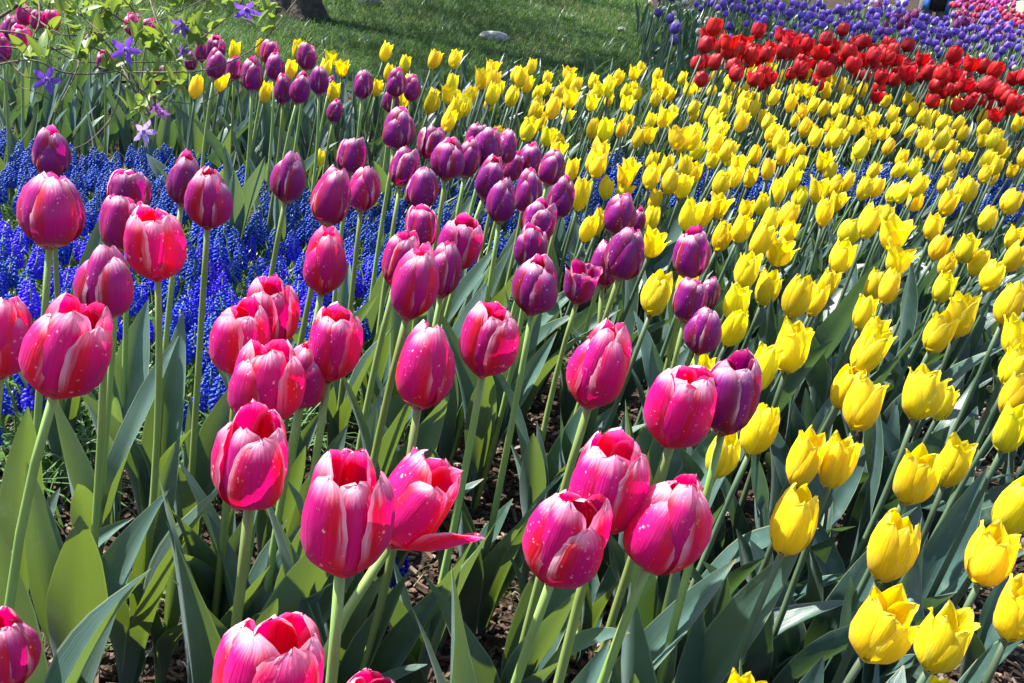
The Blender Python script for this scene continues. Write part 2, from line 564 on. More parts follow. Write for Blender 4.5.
def scatter(poly, n, dens_pow=0.0):
    xs = [p[0] for p in poly]; ys = [p[1] for p in poly]
    out = []
    while len(out) < n:
        X = rng.uniform(min(xs), max(xs), 4000); Y = rng.uniform(min(ys), max(ys), 4000)
        keep = rng.uniform(0, 1, 4000) < (min(ys) / np.maximum(Y, 0.1)) ** dens_pow
        for x, y in zip(X[keep], Y[keep]):
            if in_poly(x, y, poly):
                out.append((x, y, gz(x, y)))
                if len(out) >= n:
                    break
    return np.array(out)


# ------------------------------------------------------------------ tulip parts
def lerp_pts(pts, t):
    for (a, x), (b, y) in zip(pts, pts[1:]):
        if t <= b:
            s = (t - a) / (b - a)
            s = s * s * (3 - 2 * s) * 0.35 + s * 0.65
            return x + (y - x) * s
    return pts[-1][1]


SHAPE_ROUND = [(0, .34), (.12, .62), (.35, .94), (.55, 1.0), (.75, .90), (.88, .70), (.96, .42), (1, .06)]
SHAPE_POINT = [(0, .30), (.12, .60), (.35, .95), (.52, 1.0), (.72, .82), (.86, .52), (.95, .24), (1, .03)]
PROFILES = {   # radius (in units of the bloom's greatest radius) along the petal, base to tip
    'closed': [(0, .13), (.05, .42), (.16, .76), (.34, .98), (.55, 1.0), (.76, .86), (.90, .62), (1, .34)],
    'cup': [(0, .13), (.05, .44), (.16, .78), (.36, .98), (.60, 1.0), (.82, .90), (.93, .76), (1, .58)],
    'droop': [(0, .13), (.05, .46), (.16, .82), (.36, 1.02), (.60, 1.04), (.82, .98), (1, .80)],
    'open': [(0, .13), (.05, .44), (.16, .80), (.38, 1.0), (.62, 1.06), (.82, 1.10), (1, 1.18)],
    'wide': [(0, .13), (.06, .50), (.18, .92), (.40, 1.25), (.65, 1.50), (.85, 1.72), (1, 1.95)],
    'yclosed': [(0, .14), (.06, .48), (.18, .80), (.38, 1.0), (.58, 1.0), (.80, .87), (.92, .72), (1, .60)],
    'ycup': [(0, .14), (.06, .48), (.18, .78), (.38, .96), (.60, .98), (.80, .90), (.93, .84), (1, .92)],
    'yopen': [(0, .14), (.06, .48), (.18, .82), (.38, 1.0), (.60, 1.06), (.80, 1.14), (1, 1.38)],
}


def petal_mb(theta, prof, ratio, shape, rmul, lmul, width, sd, nu=8, nv=11, wave=0.02, droop=0.0):
    """one petal of a bloom of length 1 along z, base at the origin"""
    rd = random.Random(sd)
    a1, a2, a3, ph = rd.uniform(-1, 1), rd.uniform(-1, 1), rd.uniform(-1, 1), rd.uniform(0, 6)
    tilt = rd.uniform(-0.10, 0.12)
    nick = rd.uniform(-0.5, 0.5)
    lm = lmul * rd.uniform(0.85, 1.05)
    rm = rmul * rd.uniform(0.96, 1.05)
    th = theta + rd.uniform(-0.10, 0.10)
    P = PROFILES[prof]

    def fn(u, t):
        s = 2 * u - 1
        tt = 1 - (1 - t) ** 1.25
        r = ratio * (lerp_pts(P, tt) * rm + tilt * tt)
        wv = ratio * width * lerp_pts(shape, tt)
        rc = max(r * (0.80 - 0.22 * tt), 0.055)
        a = s * wv / rc
        a = max(-1.75, min(1.75, a))
        rad = (r - rc) + rc * math.cos(a)
        tan = rc * math.sin(a)
        # middle rib a shade proud, edges waving
        rad += 0.012 * math.exp(-(s / 0.22) ** 2) * tt - 0.010 * math.exp(-((abs(s) - 0.42) / 0.2) ** 2) * tt
        rad += wave * abs(s) ** 2.5 * math.sin(5.5 * tt + ph + (1.8 if s > 0 else 0)) * (0.3 + tt)
        z = lm * (tt - 0.06 * s * s * (1 - tt)) + wave * 0.8 * a3 * s * tt + 0.020 * nick * math.sin(9 * s + ph) * tt ** 6
        rad += 0.007 * math.sin(21 * tt + 3 * ph) * abs(s) ** 5 + 0.006 * math.sin(13 * s + 7 * tt + ph) * tt ** 3
        z += (0.014 * math.sin(17 * s + 2 * ph) + 0.010 * math.sin(29 * s + ph)) * tt ** 8
        if prof in ('open', 'wide', 'yopen'):
            z -= (0.10 if prof != 'wide' else 0.34) * tt ** 2
        if droop:
            rad += droop * 0.9 * tt ** 1.3
            z -= droop * 0.75 * tt ** 1.8
        x = rad * math.cos(th) - tan * math.sin(th)
        y = rad * math.sin(th) + tan * math.cos(th)
        return (x, y, z)

    mb = MB()
    mb.grid(fn, nu, nv, uvfn=lambda u, t: (u, 1 - (1 - t) ** 1.25))
    return mb


def bloom_petals(prof, ratio, shape, width, sd, nu=8, nv=11, wave=0.02, droop=None):
    out = []
    for w in range(2):
        for k in range(3):
            th = 2 * math.pi * k / 3 + w * math.pi / 3
            dr = droop.get((w, k), 0.0) if droop else 0.0
            out.append(petal_mb(th, prof, ratio, shape, 1.0 if w == 0 else 0.86, 0.95 if w == 0 else 1.0, width * (0.90 if w == 0 else 1.02), sd * 31 + w * 7 + k, nu, nv, wave, dr))
    return out


def pistil_mb():
    mb = MB()
    mb.tube([(0, 0, 0.0), (0, 0, 0.18), (0, 0, 0.34)], [0.06, 0.055, 0.045], 8, 0)
    for k in range(3):
        a = 2 * math.pi * k / 3
        mb.ball((0.035 * math.cos(a), 0.035 * math.sin(a), 0.35), 0.035, 0.02, 6, 4, 0)
    for k in range(6):
        a = 2 * math.pi * k / 6 + 0.3
        c, s = math.cos(a), math.sin(a)
        mb.tube([(0.05 * c, 0.05 * s, 0.02), (0.10 * c, 0.10 * s, 0.14)], [0.012, 0.009], 5, 0)
        mb.ball((0.115 * c, 0.115 * s, 0.20), 0.016, 0.07, 6, 4, 1)
    return mb


PISTIL = pistil_mb().mesh('bloom_centre', [M_PISTIL, M_ANTHER])
PINK_SETS, YEL_SETS, YEL_MESH = {}, {}, {}
for prof, ns in (('closed', 7), ('cup', 7), ('open', 2), ('droop', 1)):
    for i in range(ns):
        dr = {(0, 0): 0.50, (1, 2): 0.20} if prof == 'droop' else None
        ps = bloom_petals(prof, 0.43, SHAPE_ROUND, 1.02, 11 + i + 17 * len(prof), 10, 13, 0.018 if prof != 'droop' else 0.05, dr)
        PINK_SETS.setdefault(prof, []).append([p.mesh('pink_tulip_petal', [M_PINK]) for p in ps])
YMB = {}
for prof, ns in (('yclosed', 5), ('ycup', 5), ('yopen', 3)):
    for i in range(ns):
        ps = bloom_petals(prof, 0.33, SHAPE_POINT, 1.06, 101 + i + 13 * len(prof), 10, 12, 0.030)
        YEL_SETS.setdefault(prof, []).append([p.mesh('yellow_tulip_petal', [M_YEL]) for p in ps])
        j = MB()
        for p in bloom_petals(prof, 0.33, SHAPE_POINT, 1.06, 101 + i + 13 * len(prof), 7, 9, 0.030):
            j.add(p)
        YMB.setdefault(prof, []).append(j)
        YEL_MESH.setdefault(prof, []).append(j.mesh('yellow_tulip_bloom', [M_YEL]))


def leaf_mb(L, Wd, lean0, lean1, fold, wave, twist, sd, nu=6, nv=14):
    rd = random.Random(sd)
    ph = rd.uniform(0, 6)
    shape = [(0, .42), (.12, .55), (.32, .92), (.45, 1.0), (.62, .90), (.80, .58), (.92, .26), (1, .02)]
    # spine
    n = 60
    spine = [(0.0, 0.0)]
    x = z = 0.0
    for i in range(n):
        t = (i + 0.5) / n
        a = lean0 + (lean1 - lean0) * t ** 1.8
        x += math.sin(a) * L / n
        z += math.cos(a) * L / n
        spine.append((x, z))

    def fn(u, t):
        s = 2 * u - 1
        i = t * n
        i0 = min(int(i), n - 1)
        fr = i - i0
        sx = spine[i0][0] + (spine[i0 + 1][0] - spine[i0][0]) * fr
        sz = spine[i0][1] + (spine[i0 + 1][1] - spine[i0][1]) * fr
        a = lean0 + (lean1 - lean0) * t ** 1.8
        w = Wd * lerp_pts(shape, t)
        fo = (1.35 * (1 - t) ** 2 + fold * (1 - 0.5 * t))
        off = abs(s) ** 1.4 * w * math.sin(min(fo, 1.3)) + wave * w * abs(s) ** 2 * math.sin(7 * t + ph + (2.0 if s > 0 else 0))
        lat = s * w * math.cos(min(fo, 1.3))
        tw = twist * t
        la, of = lat * math.cos(tw) - off * math.sin(tw), lat * math.sin(tw) + off * math.cos(tw)
        # the fold opens to the inner (upper) side of the blade
        nx, nz = -math.cos(a), math.sin(a)
        return (sx + nx * of + 0.006, la, sz + nz * of)

    mb = MB()
    mb.grid(fn, nu, nv)
    return mb


LEAVES_MB = []
for i in range(16):
    rd = random.Random(500 + i)
    L = rd.uniform(0.21, 0.31)
    LEAVES_MB.append(leaf_mb(L, rd.uniform(0.017, 0.028), R(rd.uniform(2, 12)), R(rd.uniform(8, 62)), rd.uniform(0.35, 0.9), rd.uniform(0.14, 0.50), rd.uniform(-1.0, 1.0), i))
LEAF = [mb.mesh('tulip_leaf', [M_LEAF]) for mb in LEAVES_MB]
LEAFY_MB = []
for i in range(16):
    rd = random.Random(900 + i)
    L = rd.uniform(0.20, 0.32)
    LEAFY_MB.append(leaf_mb(L, rd.uniform(0.018, 0.034), R(rd.uniform(2, 16)), R(rd.uniform(14, 80)), rd.uniform(0.15, 0.6), rd.uniform(0.15, 0.5), rd.uniform(-1.0, 1.0), 50 + i))
LEAFY = [mb.mesh('shaded_glaucous_leaf', [M_LEAFY]) for mb in LEAFY_MB]


def stem_mb(a, c, b, r0, r1, sides=8, n=9):
    mb = MB()
    pts = []
    for i in range(n):
        t = i / (n - 1)
        pts.append(a * (1 - t) ** 2 + c * 2 * t * (1 - t) + b * t * t)
    mb.tube(pts, [r0 + (r1 - r0) * i / (n - 1) for i in range(n)], sides)
    return mb


ORD = ['first', 'second', 'third', 'fourth', 'fifth', 'sixth', 'seventh', 'eighth', 'ninth', 'tenth', 'eleventh', 'twelfth', 'thirteenth', 'fourteenth', 'fifteenth', 'sixteenth', 'seventeenth', 'eighteenth']
GROUND_PTS = []


def near_tulip(name, px, py, h, b0, hz, kindspec, col, petals, leaves, leafset, lean=R(4), wmul=1.0, big_leaf=1.0):
    """a tulip whose bloom is seen at (px, py) with height h; the bloom's size and the usual height of its kind give the distance"""
    pz = on_ground(px, py, hz)
    z_plane = (pz - CAM).dot(Fv)
    z_size = FPX * b0 / h
    z = math.sqrt(z_plane * z_size)
    P = at_depth(px, py, z)
    b = h * z / FPX
    lift = P.z - gz(P.x, P.y)
    if lift < 0.20:
        P = on_ground(px, py, 0.20)
        b = h * (P - CAM).dot(Fv) / FPX
        lift = 0.20
    ln = lean + random.gauss(0, R(1.8)) - (R(1.5) if px < 250 else 0)
    fy = random.gauss(0, R(3.5))
    tx, ty = math.tan(ln) * lift, math.tan(fy) * lift
    base = Vector((P.x - tx, P.y - ty, 0))
    base.z = gz(base.x, base.y) - 0.005
    ax = Vector((math.sin(ln) * 0.9 + random.gauss(0, 0.06), math.sin(fy) * 0.9 + random.gauss(0, 0.06) - 0.03, 1)).normalized()
    if kindspec[0] == 'droop':
        ax = Vector((0.50, 0.30, 1)).normalized()
    root = empty(name, base)
    GROUND_PTS.append((base.x, base.y))
    top = P - ax * b * 0.5 - base
    ctrl = top - ax * top.length * 0.5 + Vector((random.gauss(0, .006), random.gauss(0, .006), 0))
    r1 = 0.0034 * (b / 0.07) ** 0.5
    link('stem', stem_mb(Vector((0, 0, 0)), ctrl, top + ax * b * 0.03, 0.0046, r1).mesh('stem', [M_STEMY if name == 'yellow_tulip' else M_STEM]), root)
    q = Vector((0, 0, 1)).rotation_difference(ax) @ Quaternion((0, 0, 1), kindspec[2] if len(kindspec) > 2 else random.uniform(0, 6.28))
    prof, var = kindspec[0], kindspec[1]
    sc = (b * wmul, b * wmul, b)
    if petals is PINK_SETS or petals == 'ysets':
        sets = PINK_SETS if petals is PINK_SETS else YEL_SETS
        bl = link('bloom', PISTIL, root, top, q, sc)
        for me in sets[prof][var % len(sets[prof])]:
            link('petal', me, bl, color=col)
    else:
        ms = YEL_MESH[prof]
        link('bloom', ms[var % len(ms)], root, top, q, sc, col)
    a0 = random.uniform(0, 6.28)
    for i in range(leaves):
        a = a0 + i * (2.3 + random.uniform(-0.5, 0.5))
        s = big_leaf * random.uniform(0.8, 1.2) * (0.6 + 0.4 * min(lift / 0.45, 1.3))
        o = link('leaf', random.choice(leafset), root, (0, 0, 0.004 + 0.018 * i), Quaternion((0, 1, 0), ln * 0.8) @ Quaternion((0, 0, 1), a), (s, s * random.uniform(0.85, 1.2), s))
    return root


def jit(c, s=0.10):
    return tuple(max(0.0, x * random.uniform(1 - s, 1 + s)) for x in c)


PINK = (0.60, 0.003, 0.235)
ROSE = (0.43, 0.005, 0.24)
PLUM = (0.29, 0.007, 0.235)
# (px, py, height, hue, form, width factor) by stand; the words say where the stand is
STANDS = [
    ('pink tulip', "of pinks cut off along the bottom", [
        (0, 650, 84, PINK, 'closed', 1), (272, 672, 124, PINK, 'cup', 1.05), (372, 722, 100, PINK, 'cup', 1)]),
    ('pink tulip', "in the front row of large pinks", [
        (254, 460, 106, PINK, 'cup', .86), (346, 515, 128, PINK, 'cup', .82), (420, 500, 104, PINK, 'droop', .9),
        (567, 537, 104, PINK, 'cup', .97), (608, 484, 108, PINK, 'cup', .88), (666, 524, 104, PINK, 'closed', 1.0), (683, 406, 92, PINK, 'cup', .95)]),
    ('pink tulip', "in the cluster left of centre", [
        (240, 338, 78, PINK, 'cup', .9), (270, 314, 74, PINK, 'cup', .85), (264, 383, 84, PINK, 'cup', 1.05), (306, 375, 72, PINK, 'closed', .76), (334, 343, 78, PINK, 'cup', .82)]),
    ('pink tulip', "of three pinks standing around the centre", [
        (425, 366, 86, PINK, 'closed', .86), (489, 339, 76, PINK, 'cup', .95), (600, 366, 90, PINK, 'closed', .78)]),
    ('pink tulip', "in the leftmost stand over blue hyacinths", [
        (4, 337, 82, PINK, 'closed', .9), (67, 348, 104, PINK, 'cup', .95), (51, 209, 75, ROSE, 'closed', 1.02), (106, 282, 74, ROSE, 'closed', .9),
        (157, 244, 74, PINK, 'cup', .98), (122, 222, 58, ROSE, 'cup', .95), (128, 190, 46, PLUM, 'cup', 1.05)]),
    ('purple tulip', "of those standing within the blue hyacinths", [
        (51, 152, 50, PLUM, 'closed', .92), (185, 179, 54, PLUM, 'closed', .76), (209, 198, 63, ROSE, 'closed', .86), (289, 177, 51, PLUM, 'closed', .78),
        (332, 196, 59, ROSE, 'closed', .84), (364, 188, 46, ROSE, 'closed', .82), (352, 155, 38, PLUM, 'cup', .92), (325, 261, 68, PINK, 'closed', .80)]),
    ('purple tulip', "in the bunch of five at centre", [
        (415, 282, 78, ROSE, 'closed', .74), (445, 269, 58, ROSE, 'closed', .70), (401, 258, 60, ROSE, 'cup', .72), (422, 227, 42, ROSE, 'cup', .94), (460, 243, 58, ROSE, 'cup', .88)]),
    ('purple tulip', "at the long row's left end", [
        (398, 129, 40, PLUM, 'closed', .98), (432, 143, 34, PLUM, 'cup', .95), (404, 167, 40, PLUM, 'cup', .86), (422, 188, 44, PLUM, 'closed', .86)]),
    ('purple tulip', "in the long row's crowded middle", [
        (448, 159, 41, PLUM, 'closed', 1.0), (468, 158, 39, PLUM, 'closed', .82), (476, 137, 30, PLUM, 'cup', .9), (487, 148, 40, PLUM, 'closed', .88), (506, 147, 34, PLUM, 'closed', .88),
        (530, 159, 33, PLUM, 'closed', .9), (552, 167, 37, PLUM, 'closed', .86), (513, 165, 32, PLUM, 'cup', .9), (490, 178, 43, PLUM, 'closed', .8), (502, 200, 46, PLUM, 'closed', .8),
        (528, 192, 43, PLUM, 'closed', .76), (562, 197, 42, PLUM, 'closed', .8), (539, 221, 44, PLUM, 'cup', .98), (532, 247, 44, PLUM, 'cup', .95)]),
    ('purple tulip', "where the row meets yellow tulips", [
        (536, 285, 60, PLUM, 'closed', .94), (582, 281, 48, PLUM, 'open', .84), (605, 264, 46, PLUM, 'closed', .85), (626, 254, 53, PLUM, 'closed', .90), (620, 214, 42, PLUM, 'closed', .98), (638, 221, 28, PLUM, 'closed', .7)]),
    ('purple tulip', "of the five standing among yellow tulips", [
        (691, 253, 50, PLUM, 'cup', .92), (690, 299, 46, PLUM, 'cup', .9), (708, 294, 34, PLUM, 'closed', .8), (704, 330, 51, PLUM, 'closed', .9), (731, 393, 84, PLUM, 'cup', .82)]),
    ('purple tulip', "of the small ones below the lawn, left", [
        (216, 48, 24, PLUM, 'cup', .9), (216, 64, 30, PLUM, 'closed', .82), (234, 68, 23, PLUM, 'cup', .9), (252, 74, 34, PLUM, 'closed', .8), (270, 52, 24, ROSE, 'cup', .95), (275, 66, 28, PLUM, 'closed', .86),
        (307, 56, 27, PLUM, 'cup', .9), (283, 89, 30, PLUM, 'closed', .75), (301, 88, 32, PLUM, 'closed', .8), (319, 80, 29, PLUM, 'closed', .82), (330, 85, 20, PLUM, 'closed', .6), (335, 111, 23, PLUM, 'closed', .86)]),
    ('purple tulip', "of four small ones before open lawn", [
        (363, 84, 29, PLUM, 'closed', .82), (396, 83, 28, PLUM, 'closed', .86), (412, 88, 26, PLUM, 'closed', .84), (391, 101, 24, PLUM, 'closed', .9)]),
    ('purple tulip', "of those behind the azalea twigs", [
        (24, 15, 20, ROSE, 'cup', .95), (21, 37, 25, ROSE, 'cup', .95), (38, 20, 20, ROSE, 'cup', .9), (52, 20, 22, PINK, 'cup', .9), (10, 28, 24, PLUM, 'closed', .85), (2, 48, 27, ROSE, 'closed', .8),
        (134, 25, 23, ROSE, 'cup', .95), (148, 28, 20, ROSE, 'cup', .85), (90, 41, 16, PLUM, 'closed', .9), (104, 61, 21, PLUM, 'cup', .95), (160, 75, 21, PLUM, 'cup', .9), (190, 61, 19, PLUM, 'closed', .8), (201, 51, 22, PLUM, 'closed', .7)]),
]
n_var = 0
for word, phrase, rows in STANDS:
    made = []
    for (px, py, h, hue, form, wm) in rows:
        n_var += 1
        name = 'pink_tulip' if hue is PINK else 'purple_tulip'
        hz = 0.50 if px > 230 else 0.54
        col = jit(hue, 0.08)
        spec = (form, n_var, -0.45) if form == 'droop' else (form, n_var)
        far = h < 34
        o = near_tulip(name, px, py, h, 0.072 if hue is PINK else 0.066, hz if not far else 0.46, spec, col, PINK_SETS, 2 if far else (4 if py > 300 else 3), LEAF, wmul=wm, big_leaf=1.0 if far else 1.1)
        made.append((px, py, h, hue, form, o))
    made.sort(key=lambda r: r[0])
    for i, (px, py, h, hue, form, o) in enumerate(made):
        shade = {PINK: 'hot pink', ROSE: 'rose purple', PLUM: 'deep purple'}[hue]
        if form == 'droop':
            lab = 'hot pink tulip falling open, one petal drooping out to the right'
        else:
            lab = f'{shade} tulip, {ORD[i]} from the left {phrase}'
        tag(o, lab, 'tulip', 'pink and purple tulips along the near bed')

YCOL = (0.90, 0.735, 0.012)
YSTANDS = [
    ("of the nearest ones along the bottom", [
        (795, 520, 76, 'yclosed', .95), (891, 548, 74, 'yclosed', .95), (993, 555, 66, 'ycup', 1.1), (882, 627, 78, 'ycup', 1.2), (945, 640, 72, 'ycup', 1.1), (1018, 610, 66, 'ycup', 1), (1017, 508, 62, 'yclosed', 1), (742, 700, 60, 'ycup', 1), (935, 704, 56, 'ycup', 1)]),
    ("in the second yellow row from the bottom", [
        (722, 455, 48, 'yclosed', 1.05), (760, 429, 56, 'yclosed', .95), (806, 460, 60, 'ycup', .9), (838, 460, 60, 'ycup', .85), (915, 477, 60, 'ycup', 1.05), (954, 462, 56, 'ycup', .95), (1011, 428, 52, 'yclosed', .95), (1016, 396, 46, 'ycup', .95)]),
    ("in the third yellow row from the bottom", [
        (702, 372, 40, 'ycup', 1), (764, 368, 52, 'ycup', .85), (793, 346, 54, 'yclosed', 1.08), (848, 387, 50, 'yclosed', .95), (864, 404, 56, 'ycup', 1.05), (871, 350, 56, 'yclosed', .85), (922, 393, 54, 'ycup', 1.15), (944, 402, 38, 'ycup', .9), (1015, 366, 44, 'yclosed', .95)]),
    ("in the fourth yellow row from the bottom", [
        (687, 283, 38, 'ycup', .9), (657, 293, 46, 'yclosed', 1.0), (736, 302, 38, 'ycup', 1.1), (734, 328, 42, 'yclosed', .9), (768, 288, 36, 'ycup', 1.05), (798, 297, 46, 'yclosed', .98), (817, 299, 36, 'yclosed', .9), (865, 312, 36, 'ycup', .95), (874, 333, 40, 'ycup', 1.0), (940, 332, 44, 'ycup', 1.0), (960, 316, 46, 'ycup', 1.05), (1010, 303, 46, 'yclosed', .9), (1018, 334, 46, 'yclosed', .9)]),
    ("in the fifth yellow row from the bottom", [
        (748, 270, 39, 'ycup', 1.0), (780, 250, 34, 'ycup', 1.15), (762, 240, 36, 'yclosed', .95), (843, 256, 36, 'ycup', 1.05), (828, 284, 33, 'ycup', .95), (875, 286, 33, 'yclosed', 1.0), (890, 286, 37, 'yclosed', .85), (899, 258, 34, 'yopen', 1.05), (945, 287, 33, 'ycup', 1.0), (947, 265, 26, 'ycup', 1.05), (967, 248, 31, 'ycup', 1.1), (979, 262, 29, 'yclosed', 1.0), (992, 276, 33, 'yclosed', 1.05), (1015, 257, 32, 'yclosed', 1)]),
    ("in the sixth yellow row from the bottom", [
        (589, 228, 31, 'yclosed', .8), (599, 221, 30, 'yclosed', .75), (654, 242, 34, 'yopen', .95), (652, 219, 27, 'yclosed', .9), (691, 214, 36, 'ycup', .95), (705, 213, 29, 'yclosed', .85), (723, 236, 33, 'ycup', .95), (742, 228, 30, 'ycup', 1.05), (770, 222, 30, 'yclosed', .9), (789, 231, 26, 'ycup', 1), (850, 231, 30, 'yclosed', 1.1), (870, 221, 36, 'yclosed', .9), (885, 217, 28, 'yclosed', .9), (895, 233, 36, 'ycup', 1.15), (934, 226, 28, 'ycup', 1.0), (940, 247, 29, 'yclosed', .95), (1014, 237, 24, 'ycup', 1.1), (988, 218, 26, 'yclosed', 1.05)]),
    ("of those standing along the blue hyacinth strip", [
        (581, 194, 34, 'yclosed', .85), (607, 188, 24, 'yclosed', 1), (625, 190, 24, 'ycup', 1), (655, 200, 24, 'ycup', 1), (683, 186, 26, 'ycup', 1.05), (720, 204, 30, 'ycup', .95), (747, 209, 22, 'ycup', 1.1), (763, 204, 24, 'ycup', .95), (789, 215, 27, 'yclosed', 1.1), (800, 197, 25, 'yclosed', .95), (825, 212, 29, 'yclosed', .9), (838, 200, 24, 'yopen', .95), (865, 188, 25, 'yclosed', 1), (902, 192, 23, 'yclosed', 1.0), (915, 201, 21, 'ycup', 1.2), (949, 203, 26, 'ycup', 1.1), (969, 190, 26, 'yclosed', 1.05), (1012, 201, 27, 'yclosed', 1.1)]),
    ("of those just beyond the blue hyacinth strip", [
        (572, 169, 25, 'ycup', .85), (598, 165, 27, 'yclosed', 1), (626, 174, 26, 'ycup', 1), (652, 176, 27, 'yclosed', 1), (671, 181, 27, 'yclosed', 1), (667, 165, 24, 'ycup', .85), (695, 172, 22, 'ycup', 1), (722, 184, 27, 'yclosed', 1), (735, 176, 24, 'ycup', 1), (751, 177, 22, 'ycup', 1), (779, 190, 26, 'ycup', 1), (792, 178, 27, 'ycup', 1.05), (819, 188, 29, 'ycup', 1), (848, 181, 21, 'yclosed', .95), (877, 187, 22, 'yclosed', 1), (919, 185, 25, 'yclosed', .95), (960, 190, 24, 'ycup', .9), (993, 177, 18, 'yclosed', .9)]),
    ("of those between purple tulips near the azalea", [
        (196, 87, 24, 'yclosed', .9), (221, 81, 22, 'yclosed', .9), (235, 51, 22, 'ycup', .9), (266, 92, 22, 'ycup', .9), (290, 70, 20, 'ycup', 1), (331, 57, 18, 'yclosed', .95), (326, 68, 20, 'ycup', 1), (334, 92, 22, 'ycup', 1), (262, 48, 20, 'ycup', 1), (298, 50, 20, 'ycup', 1), (320, 158, 18, 'yclosed', .8)]),
]
used_px = []
for phrase, rows in YSTANDS:
    made = []
    for (px, py, h, form, wm) in rows:
        n_var += 1
        used_px.append((px, py))
        o = near_tulip('yellow_tulip', px, py, h, 0.061, 0.42, (form if random.random() > 0.22 or h > 60 else random.choice(('yopen', 'ycup', 'ycup')), n_var), jit(YCOL, 0.07), 'ysets' if h >= 44 else 'one', 3 if h > 24 else 2, LEAFY, lean=R(8), wmul=wm, big_leaf=1.05)
        made.append((px, form, o))

    made.sort(key=lambda r: r[0])
    for i, (px, form, o) in enumerate(made):
        tag(o, f'yellow tulip, {ORD[i]} from the left {phrase}', 'tulip', 'yellow tulips in the big bed')


SHOOTS = [(575, 668), (655, 640), (480, 640), (735, 672), (835, 690), (590, 600), (440, 655), (160, 690), (60, 690), (310, 690), (700, 600), (640, 700), (520, 690), (790, 600), (860, 560), (960, 690), (20, 600), (190, 560)]
SHOOTS.sort()
for i, (px, py) in enumerate(SHOOTS):
    p = on_ground(px, py)
    root = empty('tulip_shoot', (p.x, p.y, p.z - 0.01))
    a0 = random.uniform(0, 6.28)
    for k in range(3):
        s = random.uniform(0.55, 0.95)
        link('leaf', random.choice(LEAF if px < 700 else LEAFY), root, (0, 0, 0.012 * k), Quaternion((0, 1, 0), R(5)) @ Quaternion((0, 0, 1), a0 + 2.2 * k), (s, s * random.uniform(.9, 1.25), s))
    tag(root, f'flowerless tulip shoot of broad green leaves, {ORD[i]} from the left near the bottom', 'tulip shoot', 'flowerless tulip shoots')


# ------------------------------------------------------------------ the far beds: templates and copies
def tulip_template(name, bloom, blm_mat, prof_len, height, leaves_mb, n_leaf, leafmat, split=True):
    """bloom: MB of length 1; returns a maker"""
    ax = Vector((random.gauss(0.06, 0.05), random.gauss(0, 0.05), 1)).normalized()
    top = Vector((ax.x * height * 0.6, ax.y * height * 0.6, height))
    st = stem_mb(Vector((0, 0, 0)), Vector((0, 0, height * 0.5)), top, 0.0045, 0.0034, 5, 5)
    q = ax.to_track_quat('Z', 'Y')
    M = Matrix.Translation(top) @ q.to_matrix().to_4x4() @ Matrix.Rotation(random.uniform(0, 6.28), 4, 'Z') @ Matrix.Scale(prof_len, 4)
    fl = MB()
    a0 = random.uniform(0, 6.28)
    for i in range(n_leaf):
        s = random.uniform(0.75, 1.15) * (0.55 + 0.45 * height / 0.42)
        fl.add(random.choice(leaves_mb), Matrix.Rotation(R(7), 4, 'Y') @ Matrix.Rotation(a0 + i * 2.2 + random.uniform(-.4, .4), 4, 'Z') @ Matrix.Scale(s, 4))
    bl = MB().add(bloom, M)
    return st, bl, fl


def low_leaf(mbs):
    return mbs


LOW_LEAVES = []
for i in range(10):
    rd = random.Random(1900 + i)
    LOW_LEAVES.append(leaf_mb(rd.uniform(0.20, 0.32), rd.uniform(0.014, 0.024), R(rd.uniform(2, 14)), R(rd.uniform(12, 60)), rd.uniform(0.15, 0.6), 0.25, rd.uniform(-1, 1), 70 + i, 4, 7))


def poisson(poly_px, h, d, n_max, tries=9000, avoid=(), avoid_px=0):
    """points on the ground, at least d apart, whose blooms at height h fall inside a photo polygon"""
    xs = [p[0] for p in poly_px]; ys = [p[1] for p in poly_px]
    out = []
    cell = {}
    for _ in range(tries):
        px, py = random.uniform(min(xs), max(xs)), random.uniform(min(ys), max(ys))
        if not in_poly(px, py, poly_px):
            continue
        if avoid_px and any(abs(px - a) < avoid_px and abs(py - b) < avoid_px * 1.2 for a, b in avoid):
            continue
        p = on_ground(px, py, h)
        kx, ky = int(p.x // d), int(p.y // d)
        ok = True
        for i in (-1, 0, 1):
            for j in (-1, 0, 1):
                for q in cell.get((kx + i, ky + j), ()):
                    if (q[0] - p.x) ** 2 + (q[1] - p.y) ** 2 < d * d:
                        ok = False
        if not ok:
            continue
        cell.setdefault((kx, ky), []).append((p.x, p.y))
        out.append((p.x, p.y, px, py))
        if len(out) >= n_max:
            break
    return out


def copy_thing(root, parts, loc, rot, s, color):
    o = root.copy()
    COL.objects.link(o)
    o.location = loc
    o.rotation_euler = rot
    o.scale = (s, s, s)
    for p in parts:
        c = p.copy()
        COL.objects.link(c)
        c.parent = o
        if c.name.startswith('bloom'):
            c.color = (*color, 1)
    return o


def make_templates(name, blooms, mats, lens, height, n, n_leaf, leaves_mb):
    T = []
    for i in range(n):
        st, bl, fl = tulip_template(name, blooms[i % len(blooms)], None, lens, height * random.uniform(0.95, 1.06), leaves_mb, n_leaf, None)
        T.append((st, bl, fl))
    return T


